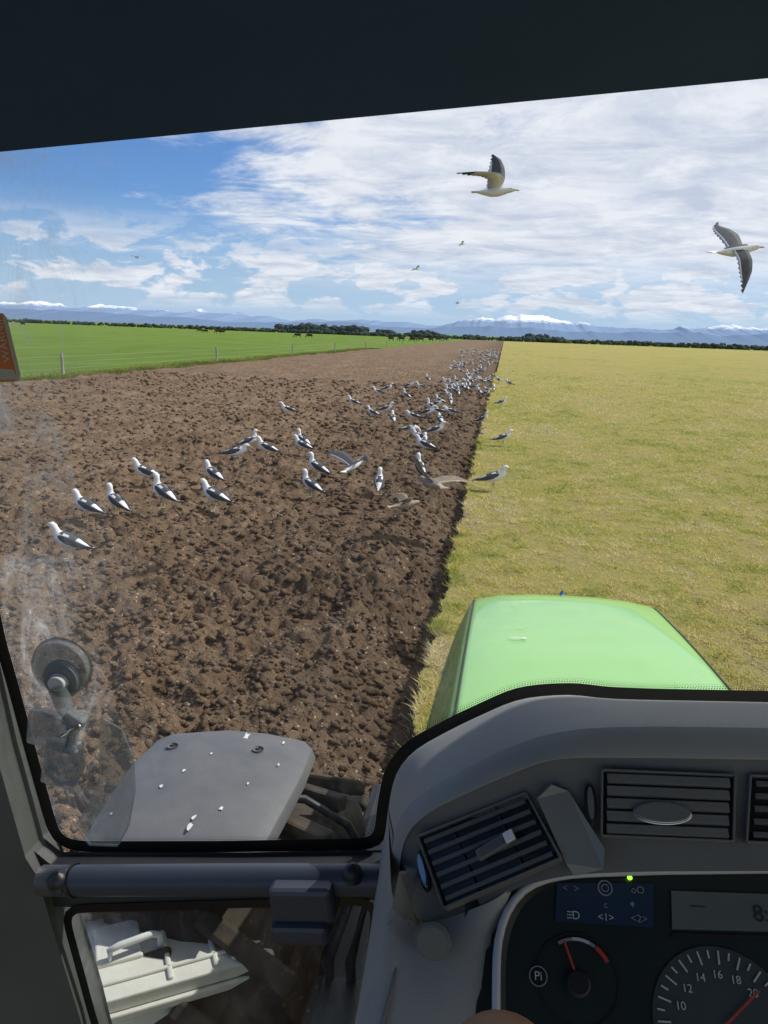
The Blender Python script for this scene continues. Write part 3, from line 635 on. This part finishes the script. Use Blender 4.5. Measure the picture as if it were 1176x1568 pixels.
# ------------------------------------------------------------------ dashboard
dash=empty("dashboard")
def yy3(L_,y): return [(x,y,z) for x,z in L_]
C0=yy3([(-.114,2.007),(-.113,2.068),(-.106,2.124),(-.085,2.16),(-.027,2.203),(.046,2.25),(.078,2.258),(.126,2.266),(.142,2.261),(.213,2.267),(.346,2.279),(.508,2.289)],.92)
C1=yy3([(-.092,2.08),(-.091,2.116),(-.082,2.153),(-.049,2.187),(.009,2.231),(.061,2.264),(.092,2.275),(.12,2.283),(.148,2.287),(.188,2.293),(.305,2.305),(.447,2.316)],.80)
C2=yy3([(-.078,2.092),(-.077,2.127),(-.067,2.154),(-.042,2.18),(.011,2.216),(.061,2.247),(.082,2.258),(.112,2.263),(.146,2.267),(.185,2.272),(.299,2.284),(.436,2.297)],.77)
FB=yy3([(-.071,2.148),(-.048,2.083),(-.031,2.092),(-.008,2.106),(.035,2.133),(.057,2.152),(.101,2.17),(.139,2.179),(.182,2.187),(.288,2.204),(.416,2.223)],.70)
C00=[(x*1.02,.975,z-.05) for x,y,z in C0]
def mid(A,B,t,dy=0,dz=0):
    a=resample(A,48);b=resample(B,48); return [tuple(a[i].lerp(b[i],t)+Vector((0,dy,dz))) for i in range(48)]
strip("top_shroud",[C00,C0,mid(C0,C1,.12,0,.004),mid(C0,C1,.5,0,.004),mid(C0,C1,.9,0,.002),C1],[M_dash],dash)
strip("brow",[C1,mid(C1,C2,.12,-.004,.0),mid(C1,C2,.85,-.004,0),C2],[M_dash],dash)
strip("fascia",[C2,mid(C2,FB,.05,.006,-.002),mid(C2,FB,.5),mid(C2,FB,.95),FB],[M_dash2],dash)
strip("fascia_return",[FB[1:],[(x*1.02,.77,z-.04) for x,y,z in FB[1:]]],[M_dash2],dash)
rowA=[(-.114,.93,2.06),(-.079,.70,2.125),(-.073,.685,2.116),(-.048,.695,2.086),(-.031,.695,2.095),(-.008,.695,2.109),(.033,.695,2.135),(.048,.705,2.146)]
rowA2=[(-.116,.93,2.03),(-.082,.68,2.105),(-.076,.668,2.100),(-.052,.665,2.086),(-.031,.668,2.090),(-.008,.672,2.099),(.030,.682,2.112),(.036,.690,2.112)]
rowB=[(-.12,.93,2.0),(-.086,.655,2.072),(-.080,.643,2.072),(-.055,.634,2.070),(-.030,.636,2.073),(-.005,.640,2.076),(.028,.650,2.082),(.032,.665,2.078)]
rowC=[(-.125,.93,1.95),(-.098,.63,2.025),(-.090,.615,2.030),(-.060,.606,2.040),(-.030,.606,2.046),(0,.610,2.050),(.027,.618,2.053),(.031,.640,2.045)]
rowD=[(-.13,.93,1.8),(-.118,.54,1.90),(-.110,.52,1.905),(-.075,.505,1.91),(-.04,.505,1.91),(-.005,.51,1.91),(.020,.52,1.91),(.025,.55,1.90)]
rowE=[(-.13,.93,1.5),(-.128,.46,1.5),(-.12,.45,1.5),(-.08,.435,1.5),(-.04,.435,1.5),(0,.44,1.5),(.02,.45,1.5),(.025,.48,1.5)]
strip("column",[rowA,rowA2,rowB,rowC,rowD,rowE],[M_dash],dash,40)
ck=MB(); L1=(-.075,.683,2.118)
ck.poly([C0[0],C1[0],C2[0],FB[0],L1,(-.114,.93,2.0)],0); ck.poly([FB[0],FB[1],(-.060,.688,2.098),L1],1); ck.poly([C0[0],C0[1],C1[1],C1[0]],0)
ck.obj("column_cheek",[M_dash,M_dash2],dash,False)
tube("column_swage",resample([(-.058,.690,2.095),(-.062,.662,2.084),(-.066,.632,2.068),(-.074,.606,2.036),(-.092,.508,1.908)],30),.0022,M_dash2,dash,8)
# vents
def quadvent(name,tl,tr,br,bl,nsl,fill=.5,smat=None,divs=(),lift=.0):
    tl,tr,br,bl=[Vector(p) for p in(tl,tr,br,bl)]
    Nn=(tr-tl).cross(bl-tl); Nn.normalize()
    if Nn.y>0: Nn=-Nn
    tl,tr,br,bl=[p+Nn*lift for p in(tl,tr,br,bl)]
    P=lambda u,v:(tl.lerp(tr,u)).lerp(bl.lerp(br,u),v)
    m=MB(); m.poly([P(-.02,-.02)+Nn*.003,P(1.02,-.02)+Nn*.003,P(1.02,1.02)+Nn*.003,P(-.02,1.02)+Nn*.003],1)  # flat black sheet stands in for the dark recess behind the slats
    def bar(u0,v0,u1,v1,w,h0,h1,mi):
        a=P(u0,v0);b=P(u1,v1); d=(b-a).normalized(); s_=d.cross(Nn).normalized()*w/2
        base=len(m.v); 
        for q,hh in((a,0),(b,0)):
            m.v+= [q-s_+Nn*h0,q+s_+Nn*h0,q+s_*.75+Nn*h1,q-s_*.75+Nn*h1]
        for ff in [(0,1,2,3),(7,6,5,4),(0,4,5,1),(1,5,6,2),(2,6,7,3),(3,7,4,0)]: m.f.append(tuple(base+i for i in ff)); m.m.append(mi)
    hgt=(P(.5,0)-P(.5,1)).length
    for i in range(nsl):
        v_=(i+.5)/nsl; bar(.02,v_,.98,v_,hgt/nsl*fill,.004,.0078,0)
    fw=.0028
    for q in ((-.02,-.02,1.02,-.02),(-.02,1.02,1.02,1.02),(-.02,-.02,-.02,1.02),(1.02,-.02,1.02,1.02)): bar(*q,fw,.002-lift,.0085,2)
    for u in divs: bar(u,0,u,1,.002,.0035,.006,1)
    m.obj(name,[smat or M_vent,M_blk,M_dash2],dash,False,.0006)
    return P,Nn
P,Nn=quadvent("left_air_vent",(-.050,.762,2.145),(.060,.762,2.2126),(.0935,.703,2.184),(-.0155,.703,2.110),6,.42,None,(.3,.72),.0055)
a=P(.42,.58)+Nn*.008;b=P(.78,.50)+Nn*.008
def tabq(name,a,b,h,d_,mat):
    dd=(b-a); uu=Nn.cross(dd.normalized()).normalized()*h/2
    v=[a-uu,b-uu,b+uu,a+uu]; v+= [q+Nn*d_ for q in v]
    return mesh(name,v,[(3,2,1,0),(4,5,6,7),(0,1,5,4),(1,2,6,5),(2,3,7,6),(3,0,4,7)],[mat],parent=dash,bevel=.002)
tabq("vent_tab",a,b,.0125,.006,M_dash2); tabq("vent_tab_insert",a.lerp(b,.1)+Nn*.0063,a.lerp(b,.72)+Nn*.0063,.006,.001,M_vent); tabq("vent_tab_chrome_glint",a.lerp(b,.76)+Nn*.006,b+Nn*.006,.0115,.002,simple("vent_tab_glint",(.85,.85,.85),rough=.3))  # near-white plate paints the highlight on the tab's chrome end
Pm,Nm=quadvent("centre_air_vent",(.136,.762,2.2525),(.263,.762,2.263),(.2545,.716,2.2205),(.134,.716,2.2090),5,.88,M_dash2)
quadvent("right_air_vent",(.283,.762,2.265),(.42,.762,2.277),(.41,.716,2.235),(.272,.716,2.222),5,.5)
def ellip(name,c,U,Vv,a,b,th,mat,parent,n=32,bev=.001):
    c=Vector(c);U=Vector(U).normalized();Vv=Vector(Vv);Vv=(Vv-U*Vv.dot(U)).normalized();W=U.cross(Vv)
    v=[c+U*math.cos(2*math.pi*k/n)*a+Vv*math.sin(2*math.pi*k/n)*b for k in range(n)]
    v2=[p+W*th for p in v]; f=[tuple(range(n)),tuple(range(n,2*n))]+[(k,(k+1)%n,(k+1)%n+n,k+n) for k in range(n)]
    return mesh(name,v+v2,f,[mat],parent=parent,bevel=bev)
Um=(Pm(1,.5)-Pm(0,.5)).normalized();Vm=(Pm(.5,0)-Pm(.5,1)).normalized()
ellip("vent_tab",Pm(.46,.64)+Nm*.0082,Um,Vm,.027,.0095,.005,M_dash2,dash); ellip("vent_tab_rim",Pm(.46,.64)+Nm*.0080,Um,Vm,.0278,.0102,.003,M_chrome,dash)
def slot(c,U,Vv,w,h):
    c=Vector(c); ellip("wheel_slot",c,U,Vv,w,h,.002,M_blk,dash); ellip("thumbwheel",c+Vector(U).normalized().cross(Vector(Vv).normalized())*.002,U,Vv,w*.55,h*.8,.003,M_chrome if w>.006 else M_dash2,dash)
slot(Pm(-.11,.52)+Nm*.004,Um,Vm,.0055,.020)
Ul=(P(1,.5)-P(0,.5)).normalized();Vl=(P(.5,0)-P(.5,1)).normalized()
slot(P(-.085,.45)+Nn*.003,Ul,Vl,.0062,.022)
ellip("round_knob",(-.030,.662,2.102),(1,0,.35),(0,.35,.9),.0165,.0165,.005,M_dash2,dash,bev=.002)
m=MB()
for pts in [[(.0817,.755,2.2368),(.0993,.755,2.2316),(.1333,.705,2.2035),(.1323,.695,2.188),(.1057,.695,2.1754),(.0969,.70,2.185),(.0676,.75,2.2215)]]:
    c=[Vector(p)+Vector((0,-.007,.0035)) for p in pts]; m.poly(c,0)
    n_=len(c); bb=[p+Vector((0,.012,-.006)) for p in c]
    for i in range(n_): m.poly([c[i],c[(i+1)%n_],bb[(i+1)%n_],bb[i]],0)
m.obj("vent_strut",[simple("strut_plastic",(.24,.24,.23),rough=.5)],dash,False,.0)
# instrument cluster: local frame
O=Vector((.0,.657,2.085));U=Vector((1,0,0));Vc=Vector((0,.77,.64)).normalized();W=U.cross(Vc)
def cl(u,v,h=0): return O+U*u+Vc*v+W*h
mesh("cluster_face",[cl(.0,-.25),cl(.5,-.25),cl(.5,.16),cl(.0,.10)],[(0,1,2,3)],[M_face],parent=dash)
bz=[cl(.036,-.30,.012),cl(.036,-.12,.010),cl(.037,-.045,.008),cl(.035,-.01,.008),cl(.034,.025,.008),cl(.042,.053,.008),cl(.058,.077,.008),cl(.08,.088,.008),cl(.106,.096,.008),cl(.2,.111,.008),cl(.31,.126,.008),cl(.5,.15,.008)]
tube("cluster_bezel",resample([tuple(p) for p in bz],60),.0042,M_bez,dash,10)  # light grey paints the rim highlight along the arch; left edge is pale bezel
strip("cluster_bezel_inner",[[tuple(p+Vector((.003,0,-.001))) for p in bz],[tuple(p+Vector((.012,-.0,-.006))-W*.006) for p in bz]],[M_blk],dash,60)
def plate(name,pts,h,mat): return mesh(name,[cl(u,v,h) for u,v in pts],[tuple(range(len(pts)))],[mat],parent=dash)
plate("indicator_panel",[(.092,.050),(.190,.057),(.193,.099),(.094,.087)],.002,M_blue)
plate("lcd_display",[(.208,.058),(.40,.078),(.40,.112),(.210,.094)],.002,M_lcd)
plate("lcd_panel_low",[(.206,.050),(.40,.070),(.40,.0745),(.207,.0545)],.002,M_blk)
def text(s,u,v,size,mat,h=.003,ang=4,name="print"):
    c=bpy.data.curves.new(name,'FONT'); c.body=s; c.size=size; c.align_x='CENTER'; c.align_y='CENTER'; c.extrude=.0001
    c.materials.append(mat); o=link(bpy.data.objects.new(name,c)); a_=R(ang)
    uu=U*math.cos(a_)+Vc*math.sin(a_); vv=-U*math.sin(a_)+Vc*math.cos(a_)
    M=Matrix((( uu.x,vv.x,W.x,0),(uu.y,vv.y,W.y,0),(uu.z,vv.z,W.z,0),(0,0,0,1))); M.translation=cl(u,v,h); o.matrix_world=M; o.parent=dash
    return o
text("8:4",.302,.083,.022,M_dig); text("----",.235,.083,.012,M_dig)
def ring(u,v,r,w,mat,a0=0,a1=360,h=.003,name="ring"):
    n_=40; vv=[];ff=[]
    for k in range(n_+1):
        a_=R(a0+(a1-a0)*k/n_); 
        for rr in(r-w/2,r+w/2): vv.append(cl(u+math.cos(a_)*rr,v+math.sin(a_)*rr,h))
    for k in range(n_): ff.append((2*k,2*k+1,2*k+3,2*k+2))
    mesh(name,vv,ff,[mat],parent=dash)
def seg(u0,v0,u1,v1,w,mat,h=.003,name="mark"):
    d=Vector((u1-u0,v1-v0)).normalized(); nx_,ny_=-d.y*w/2,d.x*w/2
    mesh(name,[cl(u0-nx_,v0-ny_,h),cl(u1-nx_,v1-ny_,h),cl(u1+nx_,v1+ny_,h),cl(u0+nx_,v0+ny_,h)],[(0,1,2,3)],[mat],parent=dash)
text("<  >",.108,.083,.010,M_icon2); ring(.143,.088,.007,.0014,M_icon2); ring(.143,.088,.0035,.001,M_icon2); text("oO",.176,.090,.010,M_icon2)
text("D",.113,.058,.011,M_icon); [seg(.104,.055+i*.0028,.109,.0553+i*.0028,.0009,M_icon) for i in range(3)]
text("<1>",.143,.060,.010,M_icon); text("<2>",.176,.063,.010,M_icon2); text("*",.17,.074,.010,M_icon); text("c",.143,.072,.009,M_icon2)
ellip("green_lamp",cl(.1685,.101,.003),U,Vc,.0026,.0022,.001,M_led,dash,16,0)
ring(.1145,.0015,.040,.002,M_blk,0,360,.002); ring(.1145,.0035,.033,.003,M_icon2,60,125,.003); ring(.1145,.0035,.033,.004,M_red,30,58,.003); ring(.1145,.0035,.033,.003,M_icon,70,100,.0035)
seg(.111,.008,.101,.033,.0022,M_red,.005,"needle"); ellip("needle_hub",cl(.1145,-.002,.003),U,Vc,.011,.011,.004,M_blk,dash)
ring(.076,-.001,.0085,.0010,M_icon2); text("Pi",.076,-.001,.011,M_icon)
gc=(.250,-.018)
ellip("gauge_disc",cl(gc[0],gc[1],.001),U,Vc,.066,.066,.001,simple("gauge_dial",(.05,.062,.07),rough=.4),dash,48)
for k in range(21):
    a_=R(185-k*9.5); r0=.050 if k%2==0 else .055
    seg(gc[0]+math.cos(a_)*r0,gc[1]+math.sin(a_)*r0,gc[0]+math.cos(a_)*.062,gc[1]+math.sin(a_)*.062,.0016,M_icon,.004)
for k,s_ in enumerate(["10","12","14","16","18","20"]):
    a_=R(166-k*24); text(s_,gc[0]+math.cos(a_)*.041,gc[1]+math.sin(a_)*.041,.010,M_icon,.004)
seg(gc[0],gc[1],gc[0]+.034,gc[1]+.032,.002,M_red,.006,"needle")
# ------------------------------------------------------------------ steering wheel with spinner knob
sw=empty("steering_wheel")
tc=Vector((.25,.36,1.955));tu=Vector((1,0,0));tv=Vector((0,.88,.47)).normalized()
tube("rim",[tc+tu*math.cos(2*math.pi*k/48)*.2+tv*math.sin(2*math.pi*k/48)*.2 for k in range(49)],.015,M_blk,sw,12)
for k in (90,210,330): tube("spoke",[tc-Vector((0,-.01,.03)),tc+tu*math.cos(R(k))*.2+tv*math.sin(R(k))*.2],.012,M_blk,sw,8)
tube("hub",[tc-Vector((0,-.03,.06)),tc-Vector((0,0,.0))],.045,M_blk,sw,20); tube("steering_shaft",[tc+Vector((0,.03,-.05)),tc+Vector((0,.25,-.5))],.03,M_blk,sw,12)
kb=tc+tu*math.cos(R(135))*.2+tv*math.sin(R(135))*.2
kc=Vector((.037,.488,2.152))
tube("knob_stem",[kb,kc],.012,M_blk,sw,10)
m=MB(); m.loft([(kc+Vector((0,0,z_)),r_,r_) for z_,r_ in [(-.03,.02),(-.02,.036),(-.005,.044),(.01,.043),(.02,.036),(.027,.026),(.031,.013),(.0325,.002)]],0,24); m.obj("spinner_knob",[M_tan],sw)
# ------------------------------------------------------------------ battery / tool box seen through lower window
tb=empty("toolbox")
ang=math.atan2(.22,.36); rot=Matrix.Rotation(ang,3,'Z'); cb=Vector((-.69,1.435,0))
def tbx(c,sz,mi,mm): 
    p=rot@Vector((c[0],c[1],0)); mm.box((cb.x+p.x,cb.y+p.y,c[2]),sz,mi,rot)
m=MB(); tbx((0,0,1.285),(.46,.27,.035),0,m); tbx((0,-.004,1.20),(.44,.25,.14),0,m); tbx((-.10,.02,1.306),(.10,.12,.012),0,m); tbx((.10,.0,1.305),(.012,.25,.010),0,m); tbx((.0,.0,1.305),(.012,.25,.010),0,m); tbx((-.19,-.03,1.312),(.05,.06,.02),1,m); tbx((.165,-.02,1.306),(.06,.20,.008),0,m); tbx((0,-.142,1.262),(.42,.012,.02),0,m); tbx((0,-.09,1.306),(.44,.010,.008),0,m)
m.obj("lid",[M_cream,M_fend],tb,False,.006)
def tp(x,y,z): p=rot@Vector((x,y,0)); return (cb.x+p.x,cb.y+p.y,z)
tube("handle",[tp(-.12,-.03,1.305),tp(-.12,-.03,1.335),tp(-.10,-.03,1.342),tp(-.03,-.02,1.342),tp(-.01,-.02,1.335),tp(-.01,-.02,1.305)],.008,M_drop,tb,10)
m=MB(); 
for i in range(9): tbx((-.19+i*.045,-.16,1.10),(.014,.05,.20),0,m)
tbx((0,-.12,1.0),(.42,.25,.03),0,m); tbx((0,-.02,.8),(.42,.28,.42),1,m); tbx((0,-.25,.75),(.42,.2,.03),0,m)
m.obj("step_frame",[M_fend,M_frame],tb,False,.004)
hose=empty("hydraulic_hoses")
for i in range(4): tube("hose",[(-.38+i*.05,1.5,.9),(-.40+i*.05,1.45,1.3),(-.30+i*.03,1.55,1.5),(-.15,1.6,1.45)],.012,M_blk,hose,8)
# ------------------------------------------------------------------ suction mount on the glass
def translucent(name,c,al,rough=.3):
    m=bpy.data.materials.new(name); m.use_nodes=True; nt=m.node_tree; b=nt.nodes["Principled BSDF"]; b.inputs["Alpha"].default_value=al; b.inputs["Roughness"].default_value=rough
    co=objco(nt); n_=noise(nt,co,30,3); r=ramp(nt,[(.3,tuple(x*.7 for x in c)),(.7,c)]); nt.links.new(n_.outputs[0],r.inputs[0]); nt.links.new(r.outputs[0],b.inputs["Base Color"]); return m
M_tr=translucent("clear_grey_rubber",(.24,.27,.29),.52); M_tr2=translucent("clear_plastic_plate",(.34,.36,.36),.35)
sm=empty("suction_cup_mount")
EU=(1,0,0);EV=(0,0,1)
ellip("suction_cup",(-.607,.965,2.208),EU,EV,.044,.040,.012,M_tr,sm,40,.004); ellip("cup_ring",(-.600,.952,2.194),EU,EV,.027,.027,.008,M_tr,sm,32,.003); ellip("cup_button",(-.600,.943,2.193),EU,EV,.013,.011,.010,M_bez,sm,24,.002)
ellip("cup_ring_edge",(-.600,.950,2.194),EU,EV,.0275,.0275,.001,M_icon2,sm,32,0)
tube("arm",[(-.600,.94,2.185),(-.585,.93,2.160),(-.575,.93,2.125),(-.580,.93,2.095)],[.014,.012,.010,.012],M_tr,sm,14)
m=MB(); m.box((-.617,.945,2.115),(.07,.02,.055),0,Matrix.Rotation(R(8),3,'Y')); m.box((-.605,.945,2.06),(.055,.015,.075),0,Matrix.Rotation(R(12),3,'Y')); m.box((-.571,.93,2.143),(.03,.02,.022),0,Matrix.Rotation(R(30),3,'Y')); m.obj("clamp",[M_tr],sm,False,.004)
tube("clamp_screw",[(-.583,.915,2.125),(-.555,.915,2.145)],.003,M_chrome,sm,8)
tube("clip_hook",[(-.62,.93,2.06),(-.60,.925,2.042),(-.575,.925,2.045),(-.56,.925,2.075),(-.562,.925,2.11)],.005,M_tr,sm,8)
pl=[(-.545,2.135),(-.515,2.12),(-.500,2.08),(-.500,2.02),(-.512,1.96),(-.53,1.925),(-.575,1.92),(-.595,1.95),(-.57,1.99),(-.552,2.04),(-.548,2.09)]
extr("phone_plate",pl,.955,.960,M_tr2,sm,.002)
for i,(s_,z_) in enumerate([("- ~ -- - = ~- (o)",2.028),("-- - ~- =-- ~",2.020),("= - -- -~",2.012)]):
    c=bpy.data.curves.new("plate_text",'FONT'); c.body=s_; c.size=.009; c.materials.append(M_icon); o=link(bpy.data.objects.new("plate_text",c)); o.location=(-.565,.953,z_); o.rotation_euler=(R(90),0,0); o.parent=sm
st=empty("warning_sticker")
mesh("label",[(x,.985,z) for x,z in [(-.74,2.715),(-.673,2.706),(-.668,2.70),(-.654,2.625),(-.658,2.616),(-.74,2.61)]],[tuple(range(6))],[M_orange],parent=st)
mesh("label_border",[(x,.9848,z) for x,z in [(-.674,2.706),(-.668,2.70),(-.654,2.625),(-.658,2.616),(-.664,2.616),(-.6605,2.627),(-.674,2.697)]],[tuple(range(7))],[M_lab],parent=st)
mesh("label_foot",[(x,.9846,z) for x,z in [(-.74,2.632),(-.664,2.632),(-.659,2.619),(-.74,2.612)]],[(0,1,2,3)],[M_lab],parent=st)
c=bpy.data.curves.new("label_text",'FONT'); c.body="WARNING"; c.size=.016; c.materials.append(M_icon); o=link(bpy.data.objects.new("label_text",c)); o.matrix_world=Matrix.Translation((-.667,.984,2.642))@Matrix.Rotation(R(98),4,'Y').inverted()@Matrix.Rotation(R(90),4,'X'); o.parent=st
# ------------------------------------------------------------------ world
w=bpy.data.worlds.new("World"); sc.world=w; w.use_nodes=True; nt=w.node_tree; L=nt.links
bg=nt.nodes["Background"]; bg.inputs[1].default_value=.1
EL=R(47); SXY=Vector((.82,.572)).normalized(); S=Vector((SXY.x*math.cos(EL),SXY.y*math.cos(EL),math.sin(EL)))
sky=N(nt,"ShaderNodeTexSky",sky_type='NISHITA'); sky.sun_disc=False; sky.sun_elevation=EL; sky.sun_rotation=math.atan2(SXY.x,SXY.y); sky.air_density=1.0; sky.dust_density=.4; sky.ozone_density=3.0
tc_=N(nt,"ShaderNodeTexCoord").outputs["Generated"]; sx=N(nt,"ShaderNodeSeparateXYZ"); L.new(tc_,sx.inputs[0])
def mth(op,a,b=None,c=None,clamp=False):
    n_=N(nt,"ShaderNodeMath",operation=op); n_.use_clamp=clamp
    for i,q in enumerate((a,b,c)):
        if q is None: continue
        if isinstance(q,(int,float)): n_.inputs[i].default_value=q
        else: L.new(q,n_.inputs[i])
    return n_.outputs[0]
def mrange(src,a,b,c=0,d=1,smooth=False):
    n_=N(nt,"ShaderNodeMapRange"); n_.interpolation_type='SMOOTHSTEP' if smooth else 'LINEAR'
    for k_,v_ in zip(("From Min","From Max","To Min","To Max"),(a,b,c,d)): n_.inputs[k_].default_value=v_
    L.new(src,n_.inputs[0]); return n_.outputs[0]
zc=mth('MAXIMUM',sx.outputs[2],0.0); den=mth('ADD',zc,.13)
cu=mth('DIVIDE',sx.outputs[0],den); cv=mth('DIVIDE',sx.outputs[1],den)
cb_=N(nt,"ShaderNodeCombineXYZ"); L.new(cu,cb_.inputs[0]); L.new(cv,cb_.inputs[1])
mp=N(nt,"ShaderNodeMapping"); mp.inputs["Scale"].default_value=(.95,1.25,1); mp.inputs["Rotation"].default_value=(0,0,R(10)); mp.inputs["Location"].default_value=(3.1,1.7,0); L.new(cb_.outputs[0],mp.inputs[0])
nA_=noise(nt,mp.outputs[0],.75,5,.55,.6); nB_=noise(nt,mp.outputs[0],2.8,7,.66,.4)
rt=mth('MULTIPLY_ADD',sx.outputs[1],.143,mth('MULTIPLY',sx.outputs[0],.99))
bias=mth('MINIMUM',mth('MULTIPLY_ADD',rt,.66,.165),.34); bias=mth('MULTIPLY_ADD',zc,.10,bias)
dens=mth('ADD',mth('MULTIPLY_ADD',nB_.outputs[0],.5,mth('MULTIPLY',nA_.outputs[0],.75)),bias)
mask0=mrange(dens,.60,.80,0,1,True)
mp2=N(nt,"ShaderNodeMapping"); mp2.inputs["Scale"].default_value=(13,13,34); L.new(tc_,mp2.inputs[0]); nC_=noise(nt,mp2.outputs[0],1,6,.58,.3)
cumm=mth('MULTIPLY',mth('MULTIPLY',mrange(nC_.outputs[0],.46,.54,0,1,True),mth('MULTIPLY',mrange(zc,.13,.08),mrange(zc,.018,.04))),.9)
mask=mth('MULTIPLY',mth('MULTIPLY',mask0,mrange(zc,.04,.10)),.95); mask=mth('MAXIMUM',mask,cumm)
shade=ramp(nt,[(.36,(5.9,6.5,7.7)),(.60,(9.0,9.2,9.7))]); L.new(nB_.outputs[0],shade.inputs[0])
tint=N(nt,"ShaderNodeMix",data_type='RGBA',blend_type='MULTIPLY'); tint.inputs[0].default_value=1; L.new(sky.outputs[0],tint.inputs[6]); tint.inputs[7].default_value=(.60,.83,1.18,1)
base=N(nt,"ShaderNodeMix",data_type='RGBA'); L.new(tint.outputs[2],base.inputs[6]); base.inputs[7].default_value=(4.8,6.4,8.6,1)
L.new(mrange(zc,0,.15,.9,0),base.inputs[0])
mx=N(nt,"ShaderNodeMix",data_type='RGBA'); L.new(mask,mx.inputs[0]); L.new(base.outputs[2],mx.inputs[6]); L.new(shade.outputs[0],mx.inputs[7])
L.new(mx.outputs[2],bg.inputs[0])
sl=bpy.data.lights.new("sun",'SUN'); sl.energy=4.2; sl.angle=R(.5); sl.color=(1,.955,.88); so=link(bpy.data.objects.new("sun",sl)); so.rotation_euler=S.to_track_quat('Z','Y').to_euler(); so.location=(20,10,30)
# ------------------------------------------------------------------ camera
a=R(2.1);p=R(13.15);ps=R(8.24)
r0=Vector((math.cos(ps),math.sin(ps),0));fh=Vector((-math.sin(ps),math.cos(ps),0));zz_=Vector((0,0,1))
Fv=fh*math.cos(p)-zz_*math.sin(p);u0=fh*math.sin(p)+zz_*math.cos(p)
Rv=r0*math.cos(a)+u0*math.sin(a);Uv=-r0*math.sin(a)+u0*math.cos(a)
cd=bpy.data.cameras.new("camera"); cam=link(bpy.data.objects.new("camera",cd)); sc.camera=cam
M=Matrix(((Rv.x,Uv.x,-Fv.x,0),(Rv.y,Uv.y,-Fv.y,0),(Rv.z,Uv.z,-Fv.z,2.7),(0,0,0,1))); cam.matrix_world=M
cd.sensor_fit='VERTICAL'; cd.sensor_height=24; cd.lens=24*1178/1568; cd.clip_start=.02; cd.clip_end=30000
sc.view_settings.view_transform='Standard'; sc.view_settings.look='None'; sc.view_settings.exposure=0; sc.view_settings.gamma=1
